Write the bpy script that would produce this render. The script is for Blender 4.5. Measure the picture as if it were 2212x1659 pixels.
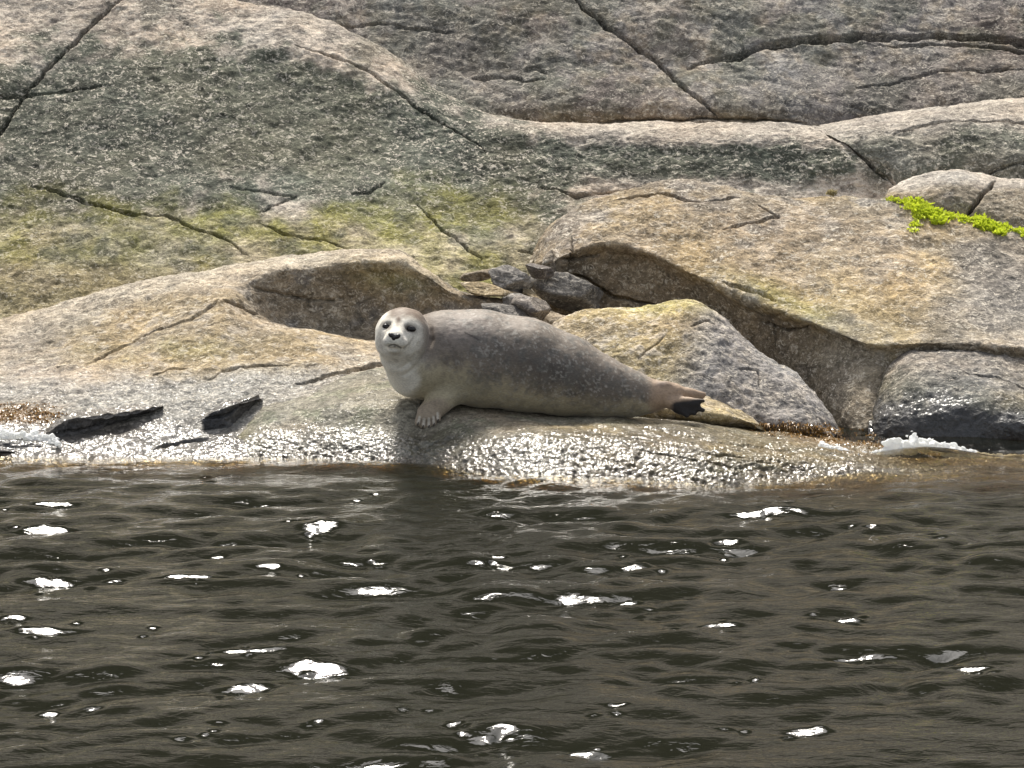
import bpy, math, random
import numpy as np
from mathutils import Vector

# ------------------------------------------------------------------ camera, sky, sun, exposure
scene = bpy.context.scene
for o in list(bpy.data.objects):
    bpy.data.objects.remove(o, do_unlink=True)
COL = scene.collection
R = math.radians

CAM = np.array([0.0, -16.0, 2.3])
F_PX, CU, CV = 7648.0, 1106.0, 829.5            # focal length and centre, in units of a 2212 px wide picture
PITCH = math.atan(889.5 / F_PX)
cam_data = bpy.data.cameras.new('camera')
cam_data.sensor_width = 36.0
cam_data.lens = 36.0 * F_PX / 2212.0
cam_data.clip_end = 3000.0
cam = bpy.data.objects.new('camera', cam_data)
COL.objects.link(cam)
cam.location = CAM
cam.rotation_euler = (math.pi / 2 - PITCH, 0, 0)
scene.camera = cam

SUN_EL, SUN_AZ = R(58), R(-10)                   # azimuth measured from +Y, negative = to the left
sun_dir = Vector((math.sin(SUN_AZ) * math.cos(SUN_EL), math.cos(SUN_AZ) * math.cos(SUN_EL), math.sin(SUN_EL)))

world = bpy.data.worlds.new('World')
scene.world = world
world.use_nodes = True
wn, wl = world.node_tree.nodes, world.node_tree.links
wn.clear()
sky = wn.new('ShaderNodeTexSky')
sky.sky_type = 'NISHITA'
sky.sun_disc = False
sky.sun_elevation = SUN_EL
sky.sun_rotation = SUN_AZ
sky.air_density = 1.0
sky.dust_density = 4.0
sky.ozone_density = 1.0
hs = wn.new('ShaderNodeHueSaturation')
hs.inputs['Saturation'].default_value = 0.35
bg = wn.new('ShaderNodeBackground')
bg.inputs['Strength'].default_value = 0.118
wo = wn.new('ShaderNodeOutputWorld')
wl.new(sky.outputs[0], hs.inputs['Color'])
wl.new(hs.outputs[0], bg.inputs['Color'])
wl.new(bg.outputs[0], wo.inputs['Surface'])

sun_data = bpy.data.lights.new('sun', 'SUN')
sun_data.energy = 3.1
sun_data.angle = R(13)
sun_data.color = (1.0, 0.94, 0.84)
sun = bpy.data.objects.new('sun', sun_data)
COL.objects.link(sun)
sun.rotation_euler = sun_dir.to_track_quat('Z', 'Y').to_euler()

scene.view_settings.view_transform = 'Standard'
scene.view_settings.look = 'None'
scene.view_settings.gamma = 1.0
scene.view_settings.use_curve_mapping = False
scene.view_settings.exposure = 1.0
scene.render.engine = 'CYCLES'
cy = scene.cycles
cy.use_denoising = True
cy.max_bounces = 6
cy.diffuse_bounces = 3
cy.glossy_bounces = 3
cy.transparent_max_bounces = 8
cy.sample_clamp_indirect = 6.0
cy.blur_glossy = 0.2

# ------------------------------------------------------------------ helpers
FWD = np.array([0, math.cos(PITCH), -math.sin(PITCH)])
UPV = np.array([0, math.sin(PITCH), math.cos(PITCH)])


def at(u, v, y):
    """point at picture place (u, v) of a 2212 x 1659 picture, at world depth y"""
    d = FWD + np.array([1.0, 0, 0]) * (u - CU) / F_PX - UPV * (v - CV) / F_PX
    t = (y - CAM[1]) / d[1]
    return CAM + d * t


def atz(u, y, z):
    t = (y - CAM[1]) * math.cos(PITCH) - (z - CAM[2]) * math.sin(PITCH)
    return np.array([(u - CU) / F_PX * t, y, z])


def proj(P):
    q = P - CAM
    zc = q @ FWD
    return CU + F_PX * q[:, 0] / zc, CV - F_PX * (q @ UPV) / zc


_TB = np.random.default_rng(1234).uniform(-1, 1, 64 ** 3).astype(np.float32)


def vnoise(p, seed=0):
    """smooth value noise from a wrapped table of random numbers"""
    p = np.asarray(p, np.float64)
    i = np.floor(p)
    f = (p - i).astype(np.float32)
    i = i.astype(np.int32)
    w = f * f * f * (f * (f * 6 - 15) + 10)
    x, y, z = i[:, 0] + seed * 7, i[:, 1] + seed * 13, i[:, 2] + seed * 29
    xs_ = ((x & 63) << 12, ((x + 1) & 63) << 12)
    ys_ = ((y & 63) << 6, ((y + 1) & 63) << 6)
    zs_ = (z & 63, (z + 1) & 63)
    wx, wy, wz = w[:, 0], w[:, 1], w[:, 2]

    def ln(dx, dy):
        b = xs_[dx] + ys_[dy]
        a0 = _TB[b + zs_[0]]
        return a0 + (_TB[b + zs_[1]] - a0) * wz
    a0, a1 = ln(0, 0), ln(0, 1)
    a0 = a0 + (a1 - a0) * wy
    b0, b1 = ln(1, 0), ln(1, 1)
    b0 = b0 + (b1 - b0) * wy
    return (a0 + (b0 - a0) * wx).astype(np.float64)


_a, _b = 0.63, 1.07
_ROT = (np.array([[math.cos(_a), -math.sin(_a), 0], [math.sin(_a), math.cos(_a), 0], [0, 0, 1]])
        @ np.array([[1, 0, 0], [0, math.cos(_b), -math.sin(_b)], [0, math.sin(_b), math.cos(_b)]]))


def fbm(p, octv=4, seed=0, gain=0.5, lac=2.07):
    a, r, n = 1.0, 0.0, 0.0
    p = np.asarray(p) @ _ROT
    for k in range(octv):
        r = r + a * vnoise(p + 17.3 * k, seed + k)
        n += a
        a *= gain
        p = (p @ _ROT) * lac
    return r / n


def sstep(a, b, x):
    t = np.clip((x - a) / (b - a), 0, 1)
    return t * t * (3 - 2 * t)


def hermite(xs, pts, xq):
    """smooth curve through pts (n, k) with knots xs, evaluated at xq"""
    xs = np.asarray(xs, float)
    pts = np.asarray(pts, float)
    n = len(xs)
    d = np.diff(pts, axis=0) / np.diff(xs)[:, None]
    m = np.zeros_like(pts)
    m[0], m[-1] = d[0], d[-1]
    for i in range(1, n - 1):
        h0, h1 = xs[i] - xs[i - 1], xs[i + 1] - xs[i]
        w = (d[i - 1] * h1 + d[i] * h0) / (h0 + h1)
        lim = 3 * np.minimum(np.abs(d[i - 1]), np.abs(d[i]))
        same = (d[i - 1] * d[i]) > 0
        m[i] = np.where(same, np.sign(w) * np.minimum(np.abs(w), lim), w * 0.25)
    i = np.clip(np.searchsorted(xs, xq, side='right') - 1, 0, n - 2)
    h = (xs[i + 1] - xs[i])[:, None]
    t = ((xq - xs[i]) / h[:, 0])[:, None]
    t2, t3 = t * t, t * t * t
    return ((2 * t3 - 3 * t2 + 1) * pts[i] + (t3 - 2 * t2 + t) * h * m[i]
            + (-2 * t3 + 3 * t2) * pts[i + 1] + (t3 - t2) * h * m[i + 1])


def new_mesh(name, verts, faces, mat, smooth=True, attrs=None, origin=None, parent=None):
    """faces: (n, 4) array or list of tuples"""
    verts = np.asarray(verts, float)
    if origin is None:
        origin = np.array([verts[:, 0].mean(), verts[:, 1].mean(), verts[:, 2].min()])
    origin = np.asarray(origin, float)
    me = bpy.data.meshes.new(name)
    V = verts - origin
    if isinstance(faces, np.ndarray):
        k = faces.shape[1]
        me.vertices.add(len(V))
        me.vertices.foreach_set('co', V.astype(np.float32).ravel())
        me.loops.add(faces.size)
        me.loops.foreach_set('vertex_index', faces.astype(np.int32).ravel())
        me.polygons.add(len(faces))
        me.polygons.foreach_set('loop_start', (np.arange(len(faces)) * k).astype(np.int32))
        me.polygons.foreach_set('loop_total', np.full(len(faces), k, np.int32))
        me.update(calc_edges=True)
    else:
        me.from_pydata([tuple(p) for p in V], [], [tuple(f) for f in faces])
        me.update()
    if smooth:
        me.polygons.foreach_set('use_smooth', np.ones(len(me.polygons), bool))
    for an, av in (attrs or {}).items():
        if av.ndim == 2:
            a = me.attributes.new(an, 'FLOAT_COLOR', 'POINT')
            c = np.ones((len(V), 4), np.float32)
            c[:, :3] = av
            a.data.foreach_set('color', c.ravel())
        else:
            a = me.attributes.new(an, 'FLOAT', 'POINT')
            a.data.foreach_set('value', av.astype(np.float32))
    me.materials.append(mat)
    ob = bpy.data.objects.new(name, me)
    COL.objects.link(ob)
    if parent is not None:
        ob.parent = parent
        ob.location = origin - np.array(parent.location)
    else:
        ob.location = origin
    return ob


def tag(o, label=None, cat=None, group=None, kind=None):
    for k, val in (('label', label), ('category', cat), ('group', group), ('kind', kind)):
        if val:
            o[k] = val
    return o


# ------------------------------------------------------------------ materials
def node(nt, kind, **kw):
    n = nt.nodes.new(kind)
    for k, val in kw.items():
        if k in n.inputs:
            n.inputs[k].default_value = val
        else:
            setattr(n, k, val)
    return n


def base_mat(name):
    m = bpy.data.materials.new(name)
    m.use_nodes = True
    nt = m.node_tree
    nt.nodes.clear()
    out = nt.nodes.new('ShaderNodeOutputMaterial')
    return m, nt, out


def mul(nt, a, b, op='MULTIPLY'):
    n = node(nt, 'ShaderNodeMath', operation=op)
    for i, x in enumerate((a, b)):
        if isinstance(x, (int, float)):
            n.inputs[i].default_value = x
        else:
            nt.links.new(x, n.inputs[i])
    return n.outputs[0]


def ramp(nt, x, a, b, lo=0.0, hi=1.0, smooth=True):
    n = node(nt, 'ShaderNodeMapRange', interpolation_type='SMOOTHSTEP' if smooth else 'LINEAR')
    nt.links.new(x, n.inputs['Value'])
    n.inputs['From Min'].default_value = a
    n.inputs['From Max'].default_value = b
    n.inputs['To Min'].default_value = lo
    n.inputs['To Max'].default_value = hi
    return n.outputs[0]


def mixc(nt, fac, a, b, blend='MIX'):
    n = node(nt, 'ShaderNodeMix', data_type='RGBA', blend_type=blend)
    for s, x in ((0, fac), (6, a), (7, b)):
        if isinstance(x, (int, float)):
            n.inputs[s].default_value = x
        elif isinstance(x, tuple):
            n.inputs[s].default_value = x
        else:
            nt.links.new(x, n.inputs[s])
    return n.outputs[2]


def granite():
    m, nt, out = base_mat('granite')
    L = nt.links.new
    tc = node(nt, 'ShaderNodeTexCoord')
    mp = node(nt, 'ShaderNodeMapping')
    mp.inputs['Scale'].default_value = (0.92, 1.0, 1.08)
    mp.inputs['Rotation'].default_value = (0, 0.25, 0)
    L(tc.outputs['Object'], mp.inputs['Vector'])
    co = mp.outputs[0]

    def nz(scale, detail=3.0, rough=0.6, dist=0.0):
        n = node(nt, 'ShaderNodeTexNoise')
        n.inputs['Scale'].default_value = scale
        n.inputs['Detail'].default_value = detail
        n.inputs['Roughness'].default_value = rough
        n.inputs['Distortion'].default_value = dist
        L(co, n.inputs['Vector'])
        return n.outputs['Fac']
    a_tint = node(nt, 'ShaderNodeAttribute', attribute_name='tint').outputs['Color']
    a_fleck = node(nt, 'ShaderNodeAttribute', attribute_name='fleck').outputs['Fac']
    a_wet = node(nt, 'ShaderNodeAttribute', attribute_name='wet').outputs['Fac']
    n_mid = nz(11, 5, 0.68, 0.8)
    n_fine = nz(40, 4, 0.66, 1.3)
    n_grain = nz(130, 3, 0.6)
    # mineral grain: dark and light mottling
    v = ramp(nt, n_mid, 0.3, 0.7, 0.45, 1.5, False)
    v2 = ramp(nt, n_fine, 0.32, 0.68, 0.55, 1.38, False)
    vv = mul(nt, v, v2)
    mulc = node(nt, 'ShaderNodeCombineColor')
    for i in range(3):
        L(vv, mulc.inputs[i])
    c = mixc(nt, 1.0, a_tint, mulc.outputs[0], 'MULTIPLY')
    # pale flecks of feldspar and crust lichen
    fl = mul(nt, mul(nt, ramp(nt, n_fine, 0.50, 0.62), ramp(nt, nz(15, 3, 0.6, 1.4), 0.41, 0.55)), a_fleck)
    c = mixc(nt, fl, c, (0.62, 0.56, 0.46, 1))
    # dark specks of mica
    sp = mul(nt, ramp(nt, n_grain, 0.34, 0.42, 1.0, 0.0), 0.55)
    c = mixc(nt, sp, c, (0.055, 0.052, 0.048, 1))
    hsv = node(nt, 'ShaderNodeHueSaturation')
    L(c, hsv.inputs['Color'])
    L(ramp(nt, a_wet, 0, 1, 1.0, 0.55), hsv.inputs['Value'])
    p = node(nt, 'ShaderNodeBsdfPrincipled')
    L(hsv.outputs[0], p.inputs['Base Color'])
    L(ramp(nt, a_wet, 0, 1, 0.82, 0.30), p.inputs['Roughness'])
    p.inputs['Specular IOR Level'].default_value = 0.2
    L(a_wet, p.inputs['Coat Weight'])
    p.inputs['Coat Roughness'].default_value = 0.12
    p.inputs['Coat IOR'].default_value = 1.4
    h = mul(nt, mul(nt, n_fine, 0.7), mul(nt, n_grain, 0.25), 'ADD')
    h = mul(nt, h, mul(nt, n_mid, 1.6), 'ADD')
    b = node(nt, 'ShaderNodeBump')
    b.inputs['Strength'].default_value = 0.9
    b.inputs['Distance'].default_value = 0.016
    L(h, b.inputs['Height'])
    L(b.outputs[0], p.inputs['Normal'])
    b2 = node(nt, 'ShaderNodeBump')
    b2.inputs['Strength'].default_value = 1.0
    b2.inputs['Distance'].default_value = 0.0062
    n_film = mul(nt, nz(62, 1.0, 0.4, 0.4), mul(nt, nz(15, 1.0, 0.4), 1.8), 'ADD')
    L(n_film, b2.inputs['Height'])
    L(b2.outputs[0], p.inputs['Coat Normal'])
    L(p.outputs[0], out.inputs['Surface'])
    return m


def simple(name, col, rough=0.6, spec=0.4, coat=0.0, noise=None, var=0.25, trans=0.0):
    m, nt, out = base_mat(name)
    p = node(nt, 'ShaderNodeBsdfPrincipled')
    p.inputs['Roughness'].default_value = rough
    p.inputs['Specular IOR Level'].default_value = spec
    p.inputs['Coat Weight'].default_value = coat
    p.inputs['Coat Roughness'].default_value = 0.05
    n = node(nt, 'ShaderNodeTexNoise')
    tc = node(nt, 'ShaderNodeTexCoord')
    nt.links.new(tc.outputs['Object'], n.inputs['Vector'])
    n.inputs['Scale'].default_value = noise or 30.0
    n.inputs['Detail'].default_value = 3.0
    dark = tuple(x * (1 - var) for x in col) + (1,)
    lite = tuple(min(1, x * (1 + var)) for x in col) + (1,)
    c = mixc(nt, n.outputs['Fac'], dark, lite)
    nt.links.new(c, p.inputs['Base Color'])
    if trans:
        t = node(nt, 'ShaderNodeBsdfTranslucent')
        nt.links.new(c, t.inputs['Color'])
        mx = node(nt, 'ShaderNodeMixShader')
        mx.inputs[0].default_value = trans
        nt.links.new(p.outputs[0], mx.inputs[1])
        nt.links.new(t.outputs[0], mx.inputs[2])
        nt.links.new(mx.outputs[0], out.inputs['Surface'])
    else:
        nt.links.new(p.outputs[0], out.inputs['Surface'])
    return m


def water_mat():
    m, nt, out = base_mat('sea_water')
    L = nt.links.new
    tc = node(nt, 'ShaderNodeTexCoord')
    mp = node(nt, 'ShaderNodeMapping')
    mp.inputs['Scale'].default_value = (0.7, 1.0, 1.0)
    L(tc.outputs['Object'], mp.inputs['Vector'])
    n1 = node(nt, 'ShaderNodeTexNoise')
    n1.inputs['Scale'].default_value = 24.0
    n1.inputs['Detail'].default_value = 3.0
    n1.inputs['Roughness'].default_value = 0.5
    n1.inputs['Distortion'].default_value = 0.6
    L(mp.outputs[0], n1.inputs['Vector'])
    bmp = node(nt, 'ShaderNodeBump')
    bmp.inputs['Strength'].default_value = 0.30
    bmp.inputs['Distance'].default_value = 0.012
    L(n1.outputs['Fac'], bmp.inputs['Height'])
    fr = node(nt, 'ShaderNodeFresnel')
    fr.inputs['IOR'].default_value = 1.333
    L(bmp.outputs[0], fr.inputs['Normal'])
    gl = node(nt, 'ShaderNodeBsdfGlossy')
    gl.inputs['Roughness'].default_value = 0.04
    L(bmp.outputs[0], gl.inputs['Normal'])
    clear = node(nt, 'ShaderNodeAttribute', attribute_name='clear').outputs['Color']
    tr = node(nt, 'ShaderNodeBsdfTransparent')
    L(clear, tr.inputs['Color'])
    inv = node(nt, 'ShaderNodeInvert')
    L(clear, inv.inputs['Color'])
    deep = mixc(nt, 1.0, inv.outputs[0], (0.010, 0.0105, 0.0065, 1), 'MULTIPLY')
    df = node(nt, 'ShaderNodeBsdfDiffuse')
    L(deep, df.inputs['Color'])
    ad = node(nt, 'ShaderNodeAddShader')
    L(tr.outputs[0], ad.inputs[0])
    L(df.outputs[0], ad.inputs[1])
    mx = node(nt, 'ShaderNodeMixShader')
    L(fr.outputs[0], mx.inputs[0])
    L(ad.outputs[0], mx.inputs[1])
    L(gl.outputs[0], mx.inputs[2])
    L(mx.outputs[0], out.inputs['Surface'])
    return m


def fur_mat():
    m, nt, out = base_mat('seal_fur')
    L = nt.links.new
    tc = node(nt, 'ShaderNodeTexCoord')
    mp = node(nt, 'ShaderNodeMapping')
    mp.inputs['Scale'].default_value = (0.5, 1.0, 1.0)
    L(tc.outputs['Object'], mp.inputs['Vector'])
    n1 = node(nt, 'ShaderNodeTexNoise')
    n1.inputs['Scale'].default_value = 160.0
    n1.inputs['Detail'].default_value = 3.0
    L(mp.outputs[0], n1.inputs['Vector'])
    col = node(nt, 'ShaderNodeAttribute', attribute_name='tint').outputs['Color']
    v = ramp(nt, n1.outputs['Fac'], 0.3, 0.7, 0.82, 1.18, False)
    cc = node(nt, 'ShaderNodeCombineColor')
    for i in range(3):
        L(v, cc.inputs[i])
    c = mixc(nt, 1.0, col, cc.outputs[0], 'MULTIPLY')
    p = node(nt, 'ShaderNodeBsdfPrincipled')
    L(c, p.inputs['Base Color'])
    p.inputs['Roughness'].default_value = 0.62
    p.inputs['Specular IOR Level'].default_value = 0.25
    p.inputs['Sheen Weight'].default_value = 0.12
    p.inputs['Sheen Roughness'].default_value = 0.4
    b = node(nt, 'ShaderNodeBump')
    b.inputs['Strength'].default_value = 0.25
    b.inputs['Distance'].default_value = 0.004
    L(n1.outputs['Fac'], b.inputs['Height'])
    L(b.outputs[0], p.inputs['Normal'])
    L(p.outputs[0], out.inputs['Surface'])
    return m


M_ROCK = granite()
M_WATER = water_mat()
M_FUR = fur_mat()
M_EYE = simple('eye_gloss', (0.008, 0.006, 0.006), 0.22, 0.3, 0.25)
M_NOSE = simple('nose_skin', (0.018, 0.016, 0.016), 0.35, 0.4, 0.3, 80)
M_CLAW = simple('claw_horn', (0.07, 0.06, 0.05), 0.4, 0.4, 0.0, 80)
M_LEAF = simple('bright_leaf', (0.60, 0.73, 0.06), 0.5, 0.3, 0.0, 14, 0.5, 0.35)
M_DRY = simple('dry_grass', (0.42, 0.36, 0.20), 0.7, 0.2, 0.0, 25, 0.3, 0.3)
M_WEED = simple('brown_seaweed', (0.26, 0.145, 0.04), 0.25, 0.5, 0.6, 25, 0.5, 0.15)
M_FOAM = simple('foam_white', (0.9, 0.91, 0.9), 0.5, 0.3, 0.0, 60, 0.04, 0.5)

# ------------------------------------------------------------------ rock builder
PALE = np.array([0.45, 0.395, 0.33])
GREY = np.array([0.225, 0.208, 0.188])
PURP = np.array([0.160, 0.138, 0.125])
DARK = np.array([0.080, 0.087, 0.062])
GREEN = np.array([0.27, 0.25, 0.065])
OCHRE = np.array([0.325, 0.25, 0.145])
TAN = np.array([0.29, 0.235, 0.165])
BROWN = np.array([0.15, 0.095, 0.04])
BLACK = np.array([0.035, 0.034, 0.034])

ROCKS = []


def blob(u, v, u0, v0, ru, rv, ang=0.0):
    c, s = math.cos(R(ang)), math.sin(R(ang))
    du, dv = u - u0, v - v0
    a = (du * c + dv * s) / ru
    b = (-du * s + dv * c) / rv
    return np.exp(-(a * a + b * b))


def seg_dist(u, v, line):
    best = np.full(u.shape, 1e9)
    tot = np.zeros(u.shape)
    acc = 0.0
    for (x0, y0), (x1, y1) in zip(line[:-1], line[1:]):
        dx, dy = x1 - x0, y1 - y0
        l2 = dx * dx + dy * dy
        t = np.clip(((u - x0) * dx + (v - y0) * dy) / l2, 0, 1)
        d = np.hypot(u - x0 - t * dx, v - y0 - t * dy)
        tot = np.where(d < best, acc + t * math.sqrt(l2), tot)
        best = np.minimum(best, d)
        acc += math.sqrt(l2)
    return best, tot / acc


def rock(name, curves, paint, cracks=(), step=2.6, amp=1.0, seed=0, closed=True, foliation=0.0, extra=None):
    """loft a rock through curves of points (u, v, depth) running from its hidden back over the top to its foot"""
    W = []
    for c in curves:
        pts = np.array([p if isinstance(p, np.ndarray) else at(*p) for p in c])
        W.append(pts)
    us = [proj(w)[0] for w in W]
    span = max(u.max() - u.min() for u in us)
    ns = int(max(12, min(1100, span / step)))
    S = np.linspace(0, 1, ns)
    rows = []
    for w, u in zip(W, us):
        u = np.maximum.accumulate(u + np.arange(len(u)) * 1e-3)
        s = (u - u[0]) / (u[-1] - u[0])
        rows.append(hermite(s, w, S))
    rows = np.array(rows)                                     # (curves, ns, 3)
    seglen = np.linalg.norm(np.diff(rows, axis=0), axis=2).mean(axis=1)
    tk = np.concatenate([[0], np.cumsum(seglen)])
    nt_ = int(max(10, min(700, tk[-1] / (step / 440.0))))
    T = np.linspace(0, tk[-1], nt_)
    flat = rows.reshape(len(rows), -1)
    G = hermite(tk, flat, T).reshape(nt_, ns, 3)
    dS = np.gradient(G, axis=1)
    dT = np.gradient(G, axis=0)
    N = np.cross(dS, dT)
    N /= np.linalg.norm(N, axis=2, keepdims=True) + 1e-9
    if (N @ np.array([0, -0.7, 0.7])).mean() < 0:
        N = -N
    P = G.reshape(-1, 3)
    N = N.reshape(-1, 3)
    u, v = proj(P)
    q = P + seed * 3.71
    qs = q * np.array([0.9, 1.0, 1.1])
    disp = 0.030 * fbm(qs * 2.3, 3, seed) + 0.016 * fbm(qs * 7.0, 3, seed + 9)
    rdg = 1 - np.abs(fbm(qs * np.array([13.0, 15, 15]), 3, seed + 21))
    disp += 0.012 * (rdg - 0.8) + 0.0055 * fbm(qs * 38.0, 3, seed + 33, 0.65)
    if foliation:
        ph = (P[:, 2] * 1.0 + P[:, 0] * 0.22 + 0.06 * fbm(q * 3.0, 3, seed + 40)) * 55
        disp += foliation * (np.abs(np.sin(ph)) - 0.6)
    disp *= amp
    if extra is not None:
        disp += extra(u, v, q)
    wob_u = 6.0 * fbm(q * 11.0, 3, seed + 50)
    wob_v = 6.0 * fbm(q * 11.0, 3, seed + 60)
    for line, wid, dep in cracks:
        d, t = seg_dist(u + wob_u, v + wob_v, line)
        taper = 0.35 + 0.65 * np.minimum(1, np.minimum(t, 1 - t) * 6)
        wv = wid * 0.68 * taper * (1 + 0.45 * fbm(q * 14.0, 2, seed + 70))
        disp -= 1.25 * dep * taper * (1 - sstep(wv * 0.35, wv, d))
        disp -= dep * 0.10 * np.exp(-(d / (wid * 3.0)) ** 2)
    Q = P + N * disp[:, None]
    tint, fleck, wet = paint(u, v, Q, q)
    bl_ = fbm(qs * 1.6, 4, seed + 80, 0.6)
    tint = tint * (1 + 0.45 * bl_)[:, None] * (1 + 0.10 * fbm(qs * 2.4, 3, seed + 90)[:, None] * np.array([1.0, 0.1, -0.9]))
    tint = np.clip(tint, 0.01, 0.8)
    idx = np.arange(nt_ * ns).reshape(nt_, ns)
    quads = np.stack([idx[:-1, :-1], idx[1:, :-1], idx[1:, 1:], idx[:-1, 1:]], axis=-1).reshape(-1, 4)
    if closed:
        wrap = np.stack([idx[-1, :-1], idx[0, :-1], idx[0, 1:], idx[-1, 1:]], axis=-1)
        quads = np.concatenate([quads, wrap])
    o = new_mesh(name, Q, quads, M_ROCK, True, {'tint': tint, 'fleck': fleck, 'wet': wet})
    ROCKS.append((Q, quads))
    return o


def lerp3(a, b, m):
    return a + (b - a) * np.clip(m, 0, 1)[:, None]


def const(c, n):
    return np.tile(np.asarray(c, float), (n, 1))


# ------------------------------------------------------------------ bedrock under and beyond everything
def build_bedrock():
    xs = np.concatenate([np.linspace(-60, -8, 27)[:-1], np.linspace(-8, 8, 130), np.linspace(8, 60, 27)[1:]])
    ys = np.concatenate([np.linspace(-80, -6, 24)[:-1], np.linspace(-6, 12, 150), np.linspace(12, 60, 20)[1:]])
    X, Y = np.meshgrid(xs, ys)
    ky = np.array([-80, -20, -6, -1.5, 0.2, 0.9, 1.4, 2.0, 2.8, 3.4, 4.0, 4.6, 5.2, 7.0, 9.0, 12, 20, 60])
    kz = np.array([-6, -4, -2.2, -1.1, -0.55, -0.35, -0.22, 0.02, 0.25, 0.45, 0.75, 1.0, 1.3, 3.0, 5.2, 9.4, 24.0, 46.0])  # rear heights add an unseen hill that keeps sky out of the reflections
    Z = np.interp(Y, ky, kz)
    P = np.stack([X, Y, Z], -1).reshape(-1, 3)
    out = sstep(3.5, 4.6, np.abs(P[:, 0])) * sstep(-0.3, 1.2, P[:, 1])
    P[:, 2] += out * (0.32 + 0.25 * fbm(P * 0.55, 3, 5)) + 0.05 * fbm(P * 1.4, 3, 7) * (0.3 + out)
    P[:, 2] += 0.4 * sstep(5.5, 9, P[:, 1]) * fbm(P * 0.4, 4, 8)
    n = len(P)
    g = fbm(P * 1.6, 4, 3)
    tint = lerp3(const(PURP, n), PALE, sstep(-0.1, 0.5, g))
    under = sstep(0.25, -0.1, P[:, 2])
    dark_hill = sstep(7.5, 11, P[:, 1] + 1.5 * g)  # the added hill, tinted dark for the water to reflect
    tint = lerp3(tint, np.array([0.030, 0.032, 0.016]), dark_hill)
    tint = lerp3(tint, BROWN, under)
    idx = np.arange(n).reshape(X.shape)
    quads = np.stack([idx[:-1, :-1], idx[:-1, 1:], idx[1:, 1:], idx[1:, :-1]], -1).reshape(-1, 4)
    o = new_mesh('bedrock', P, quads, M_ROCK, True, {'tint': tint, 'fleck': 0.7 * (1 - dark_hill), 'wet': under * 0.0})
    ROCKS.append((P, quads))
    return tag(o, 'granite bedrock of the shore running under the boulders and out below the water, with an added dark hill behind', None, None, 'structure')


build_bedrock()


# ------------------------------------------------------------------ the rock faces of the shore
def paint_back(u, v, P, q):
    n = len(u)
    g1, g2, g3 = fbm(q * 1.7, 4, 101), fbm(q * 5.0, 4, 102), fbm(q * 13, 3, 103)
    t = lerp3(const(PURP, n), GREY, sstep(-0.25, 0.4, g1))
    t = lerp3(t, PALE * 0.85, sstep(0.1, 0.45, g2) * 0.5)
    t = lerp3(t, TAN, sstep(0.1, 0.4, g3 + 0.3 * g1) * 0.45)
    t = lerp3(t, DARK, sstep(0.05, 0.4, fbm(q * np.array([2.2, 2.2, 1.1]), 4, 105)) * 0.55)
    t = lerp3(t, DARK * 1.3, sstep(0.05, 0.4, -g2 + 0.15) * 0.45)
    t = lerp3(t, PURP * 0.8, blob(u, v, 1900, 200, 300, 60, -8) * 0.6 + blob(u, v, 980, 120, 190, 70, 30) * 0.6)
    t = lerp3(t, OCHRE * 0.9, (blob(u, v, 1250, 255, 220, 25) + blob(u, v, 1600, 250, 80, 20)) * 0.4)
    t = lerp3(t, PALE * 1.1, sstep(2.25, 2.7, P[:, 2]) * 0.75)  # unseen upper face made paler to brighten its reflection in the water
    return t, 0.55 + 0.3 * g2, np.zeros(n)


Ivs = [
    [(-900, 420, 4.7), (300, 380, 4.55), (1100, 330, 4.4), (1800, 330, 4.4), (3000, 300, 4.4)],
    [(-900, 330, 4.75), (300, 300, 4.6), (1100, 262, 4.4), (1800, 262, 4.35), (3000, 235, 4.35)],
    [(-900, 160, 5.05), (300, 150, 5.0), (1100, 140, 4.72), (1800, 135, 4.66), (3000, 120, 4.65)],
    [(-900, 0, 5.4), (300, 0, 5.35), (1100, 0, 5.05), (1800, 5, 5.0), (3000, 0, 5.0)],
    [(-900, -140, 5.9), (300, -140, 5.8), (1100, -130, 5.5), (1800, -120, 5.45), (3000, -140, 5.5)],
    [(-900, -420, 6.9), (300, -420, 6.8), (1100, -400, 6.5), (1800, -400, 6.5), (3000, -420, 6.6)],
    [(-900, -700, 8.2), (300, -700, 8.1), (1100, -680, 8.0), (1800, -680, 8.0), (3000, -700, 8.2)],
    [(-900, -700, 10.2), (300, -700, 10.1), (1100, -680, 10.0), (1800, -680, 10.0), (3000, -700, 10.2)],
]
o = rock('back_rock_face', Ivs[::-1], paint_back, [
    ([(1490, 140), (1560, 125), (1650, 98), (1760, 84), (1880, 78), (2000, 72), (2100, 78), (2230, 92), (2500, 100)], 13, 0.11),
    ([(1900, 98), (2000, 92), (2120, 100), (2230, 112), (2400, 118)], 6, 0.06),
    ([(1225, -20), (1262, 18), (1310, 55), (1352, 84), (1405, 120), (1450, 160), (1500, 205), (1556, 256)], 7, 0.07),
    ([(1018, 170), (1075, 164), (1110, 166), (1130, 176), (1178, 172)], 5, 0.05),
    ([(1130, 155), (1160, 150), (1180, 160)], 4, 0.03),
    ([(1290, 262), (1450, 258), (1560, 256), (1740, 264)], 5, 0.05),
    ([(700, 60), (820, 52), (980, 70)], 4, 0.02),
    ([(1850, 190), (2000, 160), (2212, 150)], 5, 0.03),
], step=3.0, seed=1, closed=False, foliation=0.003)
tag(o, 'dark purple grey granite face rising behind the pale ledge with long black fissures', None, None, 'structure')


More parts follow.
